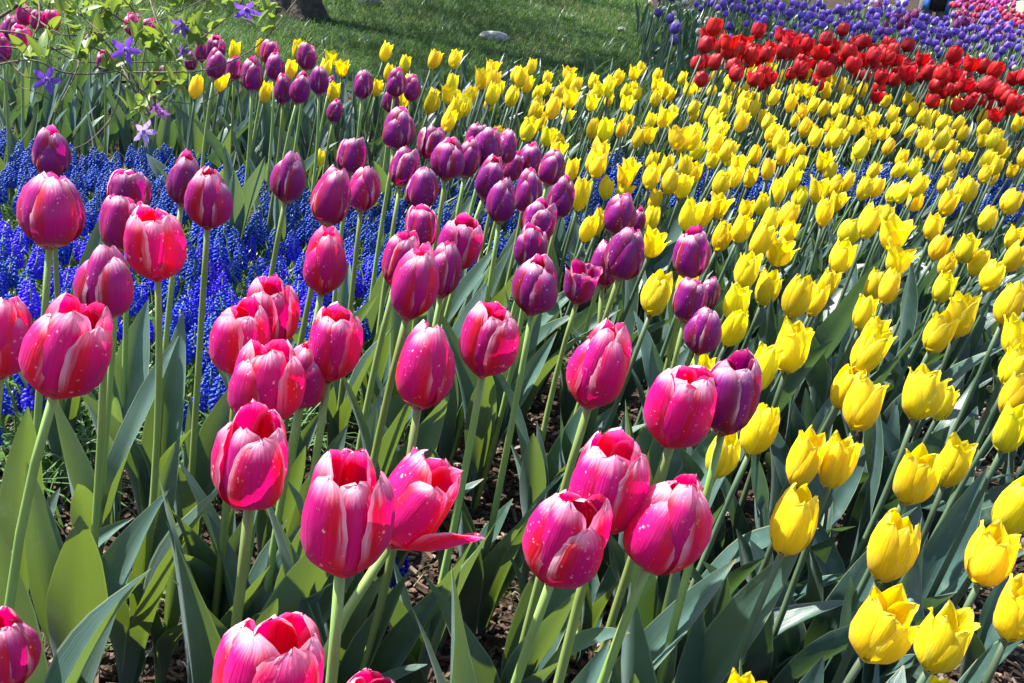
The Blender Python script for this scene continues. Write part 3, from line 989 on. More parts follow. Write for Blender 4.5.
# yellow: back half of the bed
ymbs = [m for k in ('ycup', 'yclosed', 'ycup', 'yopen', 'ycup') for m in random.sample(YMB[k], 2)]
YT = make_templates('yellow_tulip', ymbs, None, 0.0565, 0.375, 10, 3, LOW_LEAVES)
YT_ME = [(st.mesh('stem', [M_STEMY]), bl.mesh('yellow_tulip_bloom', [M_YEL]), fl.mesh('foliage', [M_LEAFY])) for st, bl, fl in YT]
YFAR_PX = [(350, 60), (366, 54), (440, 66), (520, 62), (600, 68), (690, 66), (760, 68), (850, 80), (940, 106), (1000, 122), (1040, 132), (1040, 190), (1000, 166), (900, 168), (800, 164), (700, 162), (640, 150), (590, 158), (520, 126), (440, 122), (420, 100), (375, 66)]
pts = poisson(YFAR_PX, 0.42, 0.092, 330, 16000, used_px, 9)
pts.sort(key=lambda p: p[1])
N_IND = 300 - len(used_px)
protos = {}
rest = MB()
for i, (x, y, px, py) in enumerate(pts):
    k = random.randrange(len(YT))
    loc = (x - 0.035, y, gz(x, y))
    rot = (random.gauss(0, R(4)), R(6) + random.gauss(0, R(5)), random.uniform(-0.6, 0.6))
    s = random.uniform(0.88, 1.12)
    if i < N_IND:
        col = jit(YCOL, 0.08)
        if k not in protos:
            root = empty('yellow_tulip', loc)
            parts = [link('stem', YT_ME[k][0], root), link('bloom', YT_ME[k][1], root, color=col), link('foliage', YT_ME[k][2], root)]
            root.rotation_euler = rot
            root.scale = (s, s, s)
            protos[k] = (root, parts)
            o = root
        else:
            o = copy_thing(*protos[k], loc, rot, s, col)
        if px > 690 and py < 105:
            tag(o, 'small yellow tulip in the back rows bordering the red tulips', 'tulip', 'yellow tulips bordering the red band')
        elif px < 520:
            tag(o, 'small yellow tulip in the back rows between purple tulips and the lawn', 'tulip', 'yellow tulips between purple tulips and lawn')
        else:
            tag(o, 'small yellow tulip in the crowded rows well beyond the blue hyacinth strip', 'tulip', 'yellow tulips in the crowded back half')
    else:
        M = Matrix.Translation(loc) @ Matrix.Rotation(rot[2], 4, 'Z') @ Matrix.Rotation(rot[1], 4, 'Y') @ Matrix.Scale(s, 4)
        st, bl, fl = YT[k]
        rest.add(st, M, 0).add(bl, M, 1).add(fl, M, 2)
if rest.v:
    kind(link('far_yellow_flowers', rest.mesh('far_yellow_flowers', [M_STEMY, M_YEL, M_LEAFY]), color=YCOL), 'stuff')


def far_bed(name, poly_px, h, d, n, blooms, bmat, blen, height, nleaf, col, label, cat, group, parts=True, lean=R(4), leafmat=None, tries=12000, cjit=0.12):
    T = make_templates(name, blooms, None, blen, height, 6, nleaf, LOW_LEAVES)
    leafmat = leafmat or M_LEAFY
    if parts:
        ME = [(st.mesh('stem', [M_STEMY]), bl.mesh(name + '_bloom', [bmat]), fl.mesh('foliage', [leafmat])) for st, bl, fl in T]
    else:
        ME = []
        for st, bl, fl in T:
            j = MB().add(st, None, 0).add(bl, None, 1).add(fl, None, 2)
            ME.append(j.mesh(name, [M_STEMY, bmat, leafmat]))
    P = poisson(poly_px, h, d, 2000, tries, [(926, -7)], 22)
    P.sort(key=lambda p: p[1])
    rest = MB()
    pro = {}
    print(name, len(P))
    for (x, y, px, py) in P:
        k = random.randrange(6)
        loc = (x, y, gz(x, y))
        rot = (random.gauss(0, R(5)), lean + random.gauss(0, R(5)), random.uniform(0, 6.28) if lean == 0 else random.uniform(-0.7, 0.7))
        s = random.uniform(0.86, 1.14)
        c = jit(col, cjit)
        if P.index((x, y, px, py)) >= n:
            M = Matrix.Translation(loc) @ Matrix.Rotation(rot[2], 4, 'Z') @ Matrix.Rotation(rot[1], 4, 'Y') @ Matrix.Scale(s, 4)
            rest.add(T[k][0], M, 0).add(T[k][1], M, 1).add(T[k][2], M, 2)
            continue
        if not parts:
            if k not in pro:
                o = link(name, ME[k], color=c)
                pro[k] = o
            else:
                o = pro[k].copy()
                COL.objects.link(o)
                o.color = (*c, 1)
            o.location, o.rotation_euler, o.scale = loc, rot, (s, s, s)
        elif k not in pro:
            o = empty(name, loc)
            o.rotation_euler, o.scale = rot, (s, s, s)
            pro[k] = (o, [link('stem', ME[k][0], o), link('bloom', ME[k][1], o, color=c), link('foliage', ME[k][2], o)])
        else:
            o = copy_thing(*pro[k], loc, rot, s, c)
        tag(o, label, cat, group)
    if rest.v:
        nm = 'far_' + name.split('_')[0] + '_flowers'
        kind(link(nm, rest.mesh(nm, [M_STEMY, bmat, leafmat]), color=col), 'stuff')
    return P


def joined(prof, ratio, shape, width, sd, nu=5, nv=6, wave=0.03):
    j = MB()
    for p in bloom_petals(prof, ratio, shape, width, sd, nu, nv, wave):
        j.add(p)
    return j


red_blooms = [joined(p, 0.47, SHAPE_POINT, 1.1, 301 + i, 6, 7, 0.04) for i, p in enumerate(('open', 'cup', 'open', 'droop', 'cup', 'cup'))]
far_round = [joined(p, 0.44, SHAPE_ROUND, 1.1, 401 + i) for i, p in enumerate(('closed', 'cup', 'cup', 'open'))]
far_point = [joined(p, 0.32, SHAPE_POINT, 1.0, 451 + i) for i, p in enumerate(('yclosed', 'yopen', 'yclosed'))]

RED_PX = [(678, 54), (700, 46), (735, 38), (770, 36), (850, 44), (900, 58), (960, 71), (1000, 82), (1040, 89), (1040, 107), (985, 98), (930, 86), (880, 74), (830, 66), (770, 61), (715, 61), (680, 60)]
far_bed('red_tulip', RED_PX, 0.53, 0.068, 290, red_blooms, M_RED, 0.060, 0.49, 2, (0.46, 0.006, 0.014), 'scarlet tulip in the dense red band beyond the yellow bed', 'tulip', 'red tulips in a band')
VIO_PX = [(690, -6), (735, -4), (800, 4), (870, 6), (920, 12), (1000, 22), (1040, 30), (1040, 56), (990, 48), (930, 42), (880, 36), (830, 30), (780, 26), (740, 16)]
far_bed('violet_tulip', VIO_PX, 0.50, 0.088, 300, far_round, M_FAR, 0.047, 0.47, 2, (0.19, 0.095, 0.54), 'round violet tulip in the long violet band behind the red tulips', 'tulip', 'violet tulips in a long band', parts=False)
VIO2_PX = [(645, 0), (700, 0), (760, 16), (840, 32), (920, 44), (1024, 62), (1024, 76), (940, 56), (860, 40), (760, 30), (672, 40)]
far_bed('stray_violet_tulip', VIO2_PX, 0.42, 0.34, 34, far_round, M_FAR, 0.058, 0.40, 3, (0.11, 0.06, 0.38), 'single violet tulip scattered thinly among leaves below the violet band', 'tulip', 'violet tulips scattered in front of their band', parts=False)
far_bed('cream_tulip', VIO2_PX, 0.40, 0.19, 80, far_round, M_FAR, 0.036, 0.37, 3, (0.62, 0.66, 0.48), 'small cream tulip bud among the leaves in front of violet tulips', 'tulip', 'cream tulip buds', parts=False)
MAR_PX = [(862, 2), (905, 4), (1000, 18), (1000, 26), (930, 18), (868, 10)]
far_bed('maroon_tulip', MAR_PX, 0.58, 0.13, 60, far_point, M_FAR, 0.075, 0.47, 1, (0.20, 0.015, 0.13), 'pointed maroon tulip standing behind the violet band', 'tulip', 'maroon tulips behind the violet band', parts=False)
CRI_PX = [(944, 4), (1000, 12), (1040, 18), (1040, 34), (1000, 26), (960, 18)]
far_bed('crimson_tulip', CRI_PX, 0.45, 0.10, 220, far_round, M_FAR, 0.058, 0.40, 1, (0.50, 0.03, 0.10), 'tiny crimson tulip in the far row right of the person', 'tulip', 'crimson tulips far away', parts=False, cjit=0.3)
WHI_PX = [(840, -8), (918, -4), (918, 8), (866, 4)]
far_bed('white_tulip', WHI_PX, 0.45, 0.14, 120, far_round, M_FAR, 0.055, 0.40, 2, (0.62, 0.60, 0.66), 'tiny white tulip in the pale patch left of the person', 'tulip', 'white tulips far away', parts=False)
MAG_PX = [(938, -8), (990, -6), (1010, 0), (1006, 5), (980, 5), (944, 1)]
far_bed('magenta_tulip', MAG_PX, 0.45, 0.14, 180, far_round, M_FAR, 0.065, 0.40, 2, (0.55, 0.04, 0.30), 'tiny magenta tulip in the patch beside the sandy path', 'tulip', 'magenta tulips by the path', parts=False)


# leaves that fill the beds between the counted flowers
def leaf_fill(name, poly_px, h, d, n, mats, scale=(0.8, 1.1), lean=R(9), tries=22000, leafset=None, keep_out=None):
    mb = MB()
    for (x, y, px, py) in poisson(poly_px, h, d, n, tries):
        if keep_out and in_poly(*project(Vector((x, y, gz(x, y) + 0.15)))[:2], keep_out):
            continue
        s = random.uniform(*scale)
        M = Matrix.Translation((x, y, gz(x, y))) @ Matrix.Rotation(lean + random.gauss(0, R(5)), 4, 'Y') @ Matrix.Rotation(random.uniform(0, 6.28), 4, 'Z') @ Matrix.Scale(s, 4)
        mb.add(random.choice(leafset or LOW_LEAVES), M)
    return kind(link(name, mb.mesh(name, mats)), 'stuff')


YALL_PX = [(340, 80), (420, 62), (560, 66), (690, 70), (850, 90), (1050, 150), (1060, 330), (1040, 420), (900, 330), (780, 330), (690, 300), (620, 230), (570, 190), (500, 140), (400, 120)]
leaf_fill('yellow_bed_foliage', YALL_PX, 0.20, 0.046, 2300, [M_LEAFY], (0.82, 1.2), keep_out=[(560, 150), (700, 165), (820, 165), (1060, 175), (1060, 246), (900, 236), (760, 236), (640, 226), (560, 236)])
leaf_fill('violet_bed_foliage', [(640, 0), (680, -20), (780, -6), (900, 10), (1040, 40), (1040, 110), (940, 84), (860, 66), (780, 52), (720, 50), (690, 52)], 0.3, 0.10, 1300, [M_LEAFY], (1.1, 1.6))
leaf_fill('back_bed_foliage', [(-20, 60), (60, 70), (200, 70), (340, 86), (360, 130), (300, 150), (200, 140), (100, 130), (-20, 140)], 0.15, 0.055, 640, [M_LEAFY], (0.75, 1.2), R(4))
leaf_fill('pale_patch_foliage', [(930, 2), (1000, 6), (1012, 12), (960, 12)], 0.2, 0.3, 200, [M_THIN], (1.3, 1.8))


# ------------------------------------------------------------------ grape hyacinths
def spike_mb(seed, n_row=11):
    rd = random.Random(seed)
    mb = MB()
    L = 0.046
    for j in range(n_row):
        t = j / (n_row - 1)
        rr = 0.0112 * (1 - 0.68 * t ** 2.4) * (0.85 + 0.15 * min(1, t * 6))
        cnt = max(3, int(9 * (1 - 0.62 * t)))
        for i in range(cnt):
            a = 2 * math.pi * (i + 0.5 * (j % 2)) / cnt + rd.uniform(-.1, .1)
            z = L * t + rd.uniform(-.0008, .0008)
            br = 0.0036 * (1 - 0.45 * t) * rd.uniform(.9, 1.1)
            d = Vector((math.cos(a), math.sin(a), -0.45 + 0.9 * t)).normalized()
            mb.ball((rr * math.cos(a), rr * math.sin(a), z), br, br * 1.35, 5, 4, 0, d.to_track_quat('Z', 'Y').to_matrix())
    mb.ball((0, 0, L), 0.0022, 0.004, 5, 4, 0)
    return mb


SPIKES = [spike_mb(i) for i in range(4)]
SPIKE_ME = [m.mesh('flower_head', [M_BEAD]) for m in SPIKES]
SSTEM_MB = MB()
SSTEM_MB.tube([(0, 0, 0), (0.002, 0, 0.08), (0, 0, 0.155), (0, 0, 0.20)], [0.0022, 0.002, 0.0018, 0.001], 5)
SSTEM = SSTEM_MB.mesh('stem', [M_STEM])
HY_LEFT = [(-12, 138), (60, 150), (110, 152), (170, 150), (260, 185), (320, 205), (400, 170), (470, 175), (600, 165), (596, 215), (545, 262), (505, 250), (440, 262), (404, 330), (330, 345), (250, 385), (205, 400), (130, 310), (60, 385), (-12, 420)]
HY_STRIP = [(590, 160), (640, 168), (700, 178), (800, 172), (900, 172), (1030, 182), (1030, 216), (900, 204), (800, 196), (740, 206), (640, 196), (590, 200)]
A = [(p, 0) for p in poisson(HY_LEFT, 0.17, 0.034, 1100, 30000)]
B = [(p, 1) for p in poisson(HY_STRIP, 0.20, 0.040, 220, 8000)]
allh = A + B
allh.sort(key=lambda q: q[0][1])
extra = MB()
hroot = None
for i, ((x, y, px, py), strip) in enumerate(allh):
    k = random.randrange(4)
    loc = (x, y, gz(x, y) - 0.01)
    s = random.uniform(0.85, 1.15) * (1.3 if strip else 1)
    rot = (random.gauss(0, R(6)), R(4) + random.gauss(0, R(6)), random.uniform(0, 6.28))
    if i < 300:
        o = empty('grape_hyacinth', loc)
        link('stem', SSTEM, o)
        link('flower_head', SPIKE_ME[k], o, (0, 0, 0.148))
        o.rotation_euler, o.scale = rot, (s, s, s)
        if strip:
            tag(o, 'blue grape hyacinth spike showing in the strip between yellow tulips', 'grape hyacinth', 'grape hyacinths between the yellow tulips')
        else:
            tag(o, 'blue grape hyacinth spike in the carpet around the pink and purple tulips', 'grape hyacinth', 'grape hyacinths in the blue carpet')
    else:
        M = Matrix.Translation(loc) @ Matrix.Rotation(rot[1], 4, 'Y') @ Matrix.Rotation(rot[0], 4, 'X') @ Matrix.Scale(s, 4)
        extra.add(SPIKES[k], M @ Matrix.Translation((0, 0, 0.148)), 0).add(SSTEM_MB, M, 1)
if extra.v:
    kind(link('far_blue_flowers', extra.mesh('far_blue_flowers', [M_BEAD, M_STEM])), 'stuff')
for (px, py) in ((396, 568), (402, 560), (14, 398)):
    p = on_ground(px, py, 0.10)
    o = empty('grape_hyacinth', (p.x, p.y, gz(p.x, p.y) - 0.04))
    link('stem', SSTEM, o, scale=(1, 1, 0.8))
    link('flower_head', SPIKE_ME[0], o, (0, 0, 0.118), scale=0.8)
    tag(o, 'small blue grape hyacinth spike alone low down between front tulip stems', 'grape hyacinth', 'lone grape hyacinths at the front')

# narrow leaves of the hyacinths, thin grass tufts and weeds on the soil
hp = np.array([(x, y, gz(x, y)) for (x, y, px, py), s in allh])
idx = rng.integers(0, len(hp), 10000)
P = hp[idx] + np.concatenate([rng.normal(0, 0.035, (10000, 2)), np.full((10000, 1), -0.005)], 1)
n = len(P)
strips('grape_hyacinth_leaves', P, rng.uniform(0, 6.28, n), rng.uniform(0.12, 0.25, n), rng.uniform(0.0018, 0.0040, n), rng.uniform(0.05, 0.35, n), rng.uniform(0.3, 1.3, n), M_THIN, seg=4)
tuft = []
for (px, py, m_, sp) in ((110, 640, 60, .03), (60, 610, 60, .03), (90, 480, 50, .04), (20, 450, 80, .05), (170, 440, 90, .05), (220, 420, 60, .05), (400, 470, 40, .04), (480, 600, 20, .03), (620, 640, 20, .02), (135, 600, 40, .03), (750, 560, 15, .03), (980, 600, 15, .03), (380, 440, 50, .05), (300, 430, 60, .05)):
    c = on_ground(px, py)
    for _ in range(m_):
        tuft.append((c.x + random.gauss(0, sp), c.y + random.gauss(0, sp), 0.0))
P = np.array(tuft)
n = len(P)
strips('grass_tufts', P, rng.uniform(0, 6.28, n), rng.uniform(0.04, 0.12, n), rng.uniform(0.0007, 0.0013, n), rng.uniform(0.05, 0.5, n), rng.uniform(0.2, 1.2, n), M_THIN, seg=4)


# ------------------------------------------------------------------ bark mulch and weeds
def chips(name, n, poly_px, mats):
    poly = ground_poly(poly_px)
    P = scatter(poly, n, 1.0)
    mb = MB()
    for x, y, z in P:
        l, w, t = random.uniform(0.003, 0.013), random.uniform(0.0015, 0.0045), random.uniform(0.001, 0.003)
        M = Matrix.Translation((x, y, z + random.uniform(0.0, 0.012))) @ Matrix.Rotation(random.uniform(0, 6.28), 4, 'Z') @ Matrix.Rotation(random.gauss(0, 0.5), 4, 'Y') @ Matrix.Rotation(random.gauss(0, 0.6), 4, 'X')
        b = len(mb.v)
        for sx, sy, sz in ((-1, -.7, -1), (1, -1, -1), (.9, 1, -1), (-1, .8, -1), (-.8, -.6, 1), (.9, -.8, 1), (.8, .7, 1), (-.9, .7, 1)):
            mb.v.append(tuple(M @ Vector((sx * l, sy * w, sz * t)))); mb.uv.append((0, 0))
        mm = random.randrange(len(mats))
        for f in ((0, 3, 2, 1), (4, 5, 6, 7), (0, 1, 5, 4), (1, 2, 6, 5), (2, 3, 7, 6), (3, 0, 4, 7)):
            mb.f.append(tuple(b + i for i in f)); mb.m.append(mm)
    return kind(link(name, mb.mesh(name, mats, False)), 'stuff')


M_CHIP2 = simple('dark_chip', (0.02, 0.013, 0.009), (0.07, 0.045, 0.03), 25, 0.9, 0.4)
M_CHIP3 = simple('pale_chip', (0.13, 0.10, 0.075), (0.24, 0.19, 0.15), 25, 0.9, 0.4)
chips('bark_mulch', 15000, [(-40, 380), (300, 330), (700, 300), (1060, 280), (1080, 720), (-60, 720)], [M_CHIP, M_CHIP2, M_CHIP2, M_CHIP, M_CHIP3])
wd_mb = MB()
for (px, py) in ((168, 536), (172, 575), (640, 598), (565, 640), (545, 655), (480, 590), (470, 605), (350, 420), (700, 610), (480, 430), (895, 385), (955, 575), (230, 640), (165, 600), (760, 470), (600, 650), (880, 440), (1000, 470)):
    c = on_ground(px, py)
    for k in range(7):
        a = k * 2.4
        s = random.uniform(0.05, 0.11)
        wd_mb.add(LOW_LEAVES[k % 10], Matrix.Translation((c.x + random.gauss(0, .01), c.y + random.gauss(0, .01), 0.004)) @ Matrix.Rotation(a, 4, 'Z') @ Matrix.Rotation(R(35), 4, 'Y') @ Matrix.Diagonal((s, s * 2.6, s, 1)))
kind(link('weeds', wd_mb.mesh('weeds', [M_AZLEAF])), 'stuff')

# green seed pods beside a yellow bloom
pod = empty('seed_pod_stalk', on_ground(905, 640))
c0 = at_depth(893, 597, 0.93) - pod.location
stk = MB()
stk.tube([(0, 0, 0), c0 * 0.6 + Vector((0, 0, 0.03)), c0], [0.003, 0.0025, 0.002], 6)
link('stalk', stk.mesh('stalk', [M_POD]), pod)
for (px, py) in ((891, 594), (897, 597), (902, 601), (910, 603), (911, 608)):
    pm = MB()
    q = at_depth(px, py, 0.93) - pod.location
    pm.ball(q, 0.0042, 0.0046, 8, 6)
    link('pod', pm.mesh('pod', [M_POD]), pod)
tag(pod, 'stalk of round grey green seed pods beside an open yellow tulip', 'seed pods')

# ------------------------------------------------------------------ lawn
LAWN_EDGE = ground_poly([(x, y + (22 if y > 30 else 0)) for x, y in LAWN_PX])
gp = scatter(LAWN_EDGE, 105000, 1.25)
n = len(gp)
clump = np.sin(gp[:, 0] * 3.1 + 1.3 * np.sin(gp[:, 1] * 2.3)) * np.sin(gp[:, 1] * 2.7 + gp[:, 0])
ln = rng.uniform(0.035, 0.085, n) * (1 + 0.45 * clump)
gp[:, 2] += 0.012
far = np.clip(gp[:, 1] / 5, 0.7, 3)
strips('lawn_grass', gp, rng.uniform(0, 6.28, n), ln, 0.0016 * far * rng.uniform(.7, 1.3, n), rng.uniform(0.05, 0.6, n), rng.uniform(0.2, 1.2, n), M_GRASS)
dry = scatter(LAWN, 16000, 1.25)
pat = np.sin(dry[:, 0] * 2.3 + 1.1) * np.sin(dry[:, 1] * 1.9 + 0.4 + np.sin(dry[:, 0] * 4)) + rng.normal(0, 0.35, len(dry))
dry = dry[pat > 0.35]
n = len(dry)
dry[:, 2] += 0.014
strips('dry_grass', dry, rng.uniform(0, 6.28, n), rng.uniform(0.04, 0.10, n), 0.0017 * np.clip(dry[:, 1] / 5, 0.7, 3), rng.uniform(0.2, 0.9, n), rng.uniform(0.2, 1.2, n), M_DRY)
tf = []
for _ in range(46):
    c = scatter(LAWN, 1, 1.0)[0]
    for _k in range(60):
        tf.append((c[0] + random.gauss(0, .05), c[1] + random.gauss(0, .05), c[2]))
tf = np.array(tf)
n = len(tf)
strips('lawn_weeds', tf, rng.uniform(0, 6.28, n), rng.uniform(0.08, 0.18, n), rng.uniform(0.002, 0.005, n), rng.uniform(0.1, 0.6, n), rng.uniform(0.2, 1.0, n), M_THIN)
vp = scatter(VERGE, 5000, 0.3)
n = len(vp)
strips('far_lawn_grass', vp, rng.uniform(0, 6.28, n), rng.uniform(0.05, 0.12, n), rng.uniform(0.006, 0.012, n), rng.uniform(0.05, 0.6, n), rng.uniform(0.2, 1.0, n), M_GRASS)


def rock(name, px, py, sx, sy, sz, mat, label, rz=0.0, seed=0, cat='stone'):
    p = on_ground(px, py)
    rd = random.Random(seed)
    import bmesh
    bm = bmesh.new()
    bmesh.ops.create_icosphere(bm, subdivisions=3, radius=1)
    f = [(Vector((rd.gauss(0, 1), rd.gauss(0, 1), rd.gauss(0, 1))).normalized(), rd.uniform(.55, .95)) for _ in range(14)]
    for v in bm.verts:
        d = v.co.normalized()
        r = 1.0
        for nrm, dd in f:
            c = d.dot(nrm)
            if c > 0.05:
                r = min(r, dd / c)
        v.co = Vector((d.x * r * sx, d.y * r * sy, d.z * r * sz))
    me = bpy.data.meshes.new(name)
    bm.to_mesh(me); bm.free()
    me.materials.append(mat)
    o = link(name, me)
    o.location = (p.x, p.y, p.z + sz * 0.7)
    o.rotation_euler = (0, 0, rz)
    return tag(o, label, cat)


rock('stone', 494, 42, 0.12, 0.06, 0.045, M_STONE, 'long pale stone lying on the shaded lawn', 0.25, 3)
rock('stone', 620, 32, 0.05, 0.035, 0.03, M_STONE, 'small pale grey stone in the lawn right of the long one', 0.1, 4)
rock('stone', 371, 8, 0.13, 0.06, 0.055, M_DARKSTONE, 'flat dark stone at the top of the lawn beside the tree', -0.1, 5)
rock('stone', 571, 19, 0.05, 0.03, 0.025, M_STONE, 'low grey stone sunk in the far lawn', 0.1, 6)

# ------------------------------------------------------------------ tree whose trunk shows at the top edge and whose crown shades the lawn
tp = on_ground(294, 17)
tree = empty('tree', tp)
tr = MB()
hts = [-0.05, 0.02, 0.12, 0.3, 0.7, 1.5, 2.6, 3.6]
rad = [0.24, 0.20, 0.155, 0.135, 0.125, 0.115, 0.10, 0.07]
b0 = len(tr.v)
ns = 18
for k, (hh, rr) in enumerate(zip(hts, rad)):
    for s_ in range(ns):
        a = 2 * math.pi * s_ / ns
        fl = 1 + (0.28 * max(0, 1 - hh / 0.3)) * math.sin(5 * a + 1) + 0.05 * math.sin(9 * a + hh * 3)
        tr.v.append((rr * fl * math.cos(a) + 0.03 * hh, rr * fl * math.sin(a), hh)); tr.uv.append((s_ / ns, hh))
for k in range(len(hts) - 1):
    for s_ in range(ns):
        q = b0 + k * ns
        tr.f.append((q + s_, q + (s_ + 1) % ns, q + ns + (s_ + 1) % ns, q + ns + s_)); tr.m.append(0)
limbs = []
for k in range(9):
    a = k * 0.75 + 0.2
    h0 = 2.2 + 0.16 * k
    l = random.uniform(1.3, 2.3)
    p0 = Vector((0.03 * h0, 0, h0))
    p1 = p0 + Vector((math.cos(a) * l * 0.5, math.sin(a) * l * 0.5, 0.5))
    p2 = p0 + Vector((math.cos(a) * l, math.sin(a) * l, 1.0 + random.uniform(-.2, .5)))
    tr.tube([p0, p1, p2], [0.05, 0.035, 0.012], 6)
    limbs += [p1, p2, (p1 + p2) / 2, p2 + Vector((0, 0, 0.5))]
link('trunk', tr.mesh('trunk', [M_BARK]), tree)
N_CL = 250
C_OFF = Vector((-0.4, 1.0, 0))
cl = []
for i in range(N_CL):
    b = random.choice(limbs) + C_OFF
    cl.append(b + Vector((random.gauss(0, 1.3), random.gauss(0.7, 2.0), random.gauss(0.15, 0.45))))
lv = []
for c in cl:
    rr = random.uniform(0.25, 0.5)
    for _ in range(150):
        v = Vector((random.gauss(0, 1), random.gauss(0, 1), random.gauss(0, 0.7))) * rr * 0.55
        lv.append(c + v)
cm = MB()
for p in lv:
    q = Quaternion((random.gauss(0, 1), random.gauss(0, 1), random.gauss(0, 1), random.gauss(0, 1))).normalized()
    l, w = random.uniform(0.04, 0.07), random.uniform(0.018, 0.03)
    b = len(cm.v)
    for (x, y, z, u, t) in ((0, 0, 0, .5, 0), (w, l * .5, .006, 1, .5), (0, l, 0, .5, 1), (-w, l * .5, .006, 0, .5)):
        cm.v.append(tuple(p + q @ Vector((x, y, z)))); cm.uv.append((u, t))
    cm.f.append((b, b + 1, b + 2, b + 3)); cm.m.append(0)
link('crown', cm.mesh('crown', [M_CROWN], False), tree)
tag(tree, 'dark tree trunk at the top edge of the lawn, crown above the photo', 'tree')


# ------------------------------------------------------------------ azalea shrub at the top left
AZ_Z = 2.0
az_base = on_ground(-90, 190)
az = empty('azalea_shrub', az_base)
bm_ = MB()


def azp(px, py, z=AZ_Z):
    return at_depth(px, py, z) - az_base


TW = [
    ([(-40, 45), (0, 17), (20, 4), (40, -12)], 4.5, 2.10), ([(-30, 50), (4, 47), (40, 50), (82, 45), (108, 30), (122, 0)], 2.2, 2.05), ([(122, 70), (118, 102), (108, 122), (88, 142), (72, 149)], 1.7, 1.9),
    ([(70, 86), (58, 108), (53, 126)], 1.5, 1.95), ([(122, -4), (136, 14), (142, 26), (132, 50)], 1.8, 2.0), ([(38, -4), (38, 26), (16, 64)], 1.8, 2.0), ([(132, 72), (178, 72), (214, 68), (256, 47), (290, 8), (300, -6)], 1.6, 1.95),
    ([(202, 38), (232, 13), (246, -4)], 1.6, 1.95), ([(94, 32), (112, 50), (130, 82), (140, 95), (162, 97)], 1.8, 1.95), ([(-5, 50), (14, 67), (27, 77), (44, 78)], 1.6, 2.0), ([(70, 86), (78, 66), (80, 50), (104, 10)], 1.6, 2.0),
    ([(-50, 90), (-20, 70), (30, 60), (62, 72), (92, 74), (126, 70)], 2.4, 2.0), ([(150, 0), (160, 30), (172, 50), (160, 75)], 1.4, 1.98), ([(16, 3), (60, 34), (94, 32)], 2.0, 2.05), ([(-10, 30), (30, 36), (74, 60), (110, 66), (150, 96), (190, 104)], 1.8, 2.0), ([(108, 10), (130, 24), (160, 20), (210, -4)], 1.8, 2.0), ([(90, 46), (116, 58), (136, 62), (170, 62), (205, 60)], 1.5, 1.97), ([(-8, 70), (10, 84), (36, 92), (50, 100)], 1.4, 2.0), ([(60, -6), (84, 18), (112, 44), (140, 90), (150, 110)], 1.6, 1.95), ([(128, 84), (140, 100), (138, 112)], 1.2, 1.9), ([(200, 104), (224, 90), (262, 60)], 1.1, 1.96), ([(60, -4), (66, 20), (70, 46), (58, 60)], 1.4, 2.02)]
for pts_, wpx, z in TW:
    pp = []
    P_ = [azp(x, y, z + 0.05 * math.sin(i * 2.1 + x * .05)) for i, (x, y) in enumerate(pts_)]
    for i in range(len(P_) - 1):
        a, b = P_[i], P_[i + 1]
        p_, n_ = P_[max(i - 1, 0)], P_[min(i + 2, len(P_) - 1)]
        for s_ in range(5):
            t = s_ / 5
            pp.append(0.5 * ((2 * a) + (b - p_) * t + (2 * p_ - 5 * a + 4 * b - n_) * t * t + (-p_ + 3 * a - 3 * b + n_) * t ** 3))
    pp.append(P_[-1])
    r_ = wpx * 0.5 * z / FPX
    bm_.tube(pp, [r_ * (1 - 0.45 * i / len(pp)) for i in range(len(pp))], 6)
for k in range(4):
    e = azp(-40, [45, 60, 90, 20][k], 2.05)
    bm_.tube([(0.02 * k, 0.02 * (k % 2), 0), e * 0.5 + Vector((-0.05, 0.02 * k, 0.06)), e], [0.012, 0.009, 0.006], 7)
link('branches', bm_.mesh('branches', [M_TWIG]), az)
fol = MB()
afl = []
for i in range(6):
    rd = random.Random(70 + i)
    L = rd.uniform(0.036, 0.054)

    def fn(u, t, L=L, b=rd.uniform(.1, .5), ph=rd.uniform(-.2, .2)):
        s = 2 * u - 1
        w = 0.009 * math.sin(math.pi * min(1, t * 0.95 + 0.04)) ** 0.8
        return (L * t * math.cos(b * t), s * w, L * t * math.sin(-b * t * .6) + abs(s) * w * .35)
    q = MB(); q.grid(fn, 4, 6)
    afl.append(q)
CL = [(32, 60, 2.0), (44, 56, 1.95), (70, 15, 1.95), (88, 12, 2.0), (100, 18, 2.0), (75, 57, 1.9), (85, 57, 1.92), (108, 12, 1.98), (172, 32, 1.95), (155, 55, 1.95), (175, 87, 1.92), (193, 45, 1.95), (170, 10, 1.98), (225, 5, 1.95),
      (136, 110, 1.9), (140, 38, 1.95), (266, 15, 1.95), (262, 28, 1.95), (155, 82, 1.93), (212, 5, 1.98), (185, 5, 1.98), (60, 8, 2.0), (52, 38, 2.02), (96, 44, 1.98), (116, 30, 2.0), (148, 45, 1.96), (176, 62, 1.95), (165, 42, 1.97), (76, 32, 2.0), (40, 8, 2.05), (252, 10, 1.97), (128, 6, 2.0), (182, 30, 1.93), (145, 92, 1.94), (104, 70, 1.95), (10, 6, 2.05), (202, 30, 1.97)]
for (px, py, z) in CL:
    c = azp(px, py, z)
    up = Vector((random.gauss(0.1, .4), random.gauss(0, .4), 1)).normalized()
    qq = up.to_track_quat('Z', 'Y')
    for k in range(random.randint(5, 8)):
        M = Matrix.Translation(c + Vector((random.gauss(0, .008), random.gauss(0, .008), random.gauss(0, .006)))) @ qq.to_matrix().to_4x4() @ Matrix.Rotation(k * 2.4, 4, 'Z') @ Matrix.Rotation(-R(random.uniform(22, 84)), 4, 'Y') @ Matrix.Scale(random.uniform(.7, 1.15), 4)
        fol.add(afl[k % 6], M)
link('foliage', fol.mesh('foliage', [M_AZLEAF]), az)


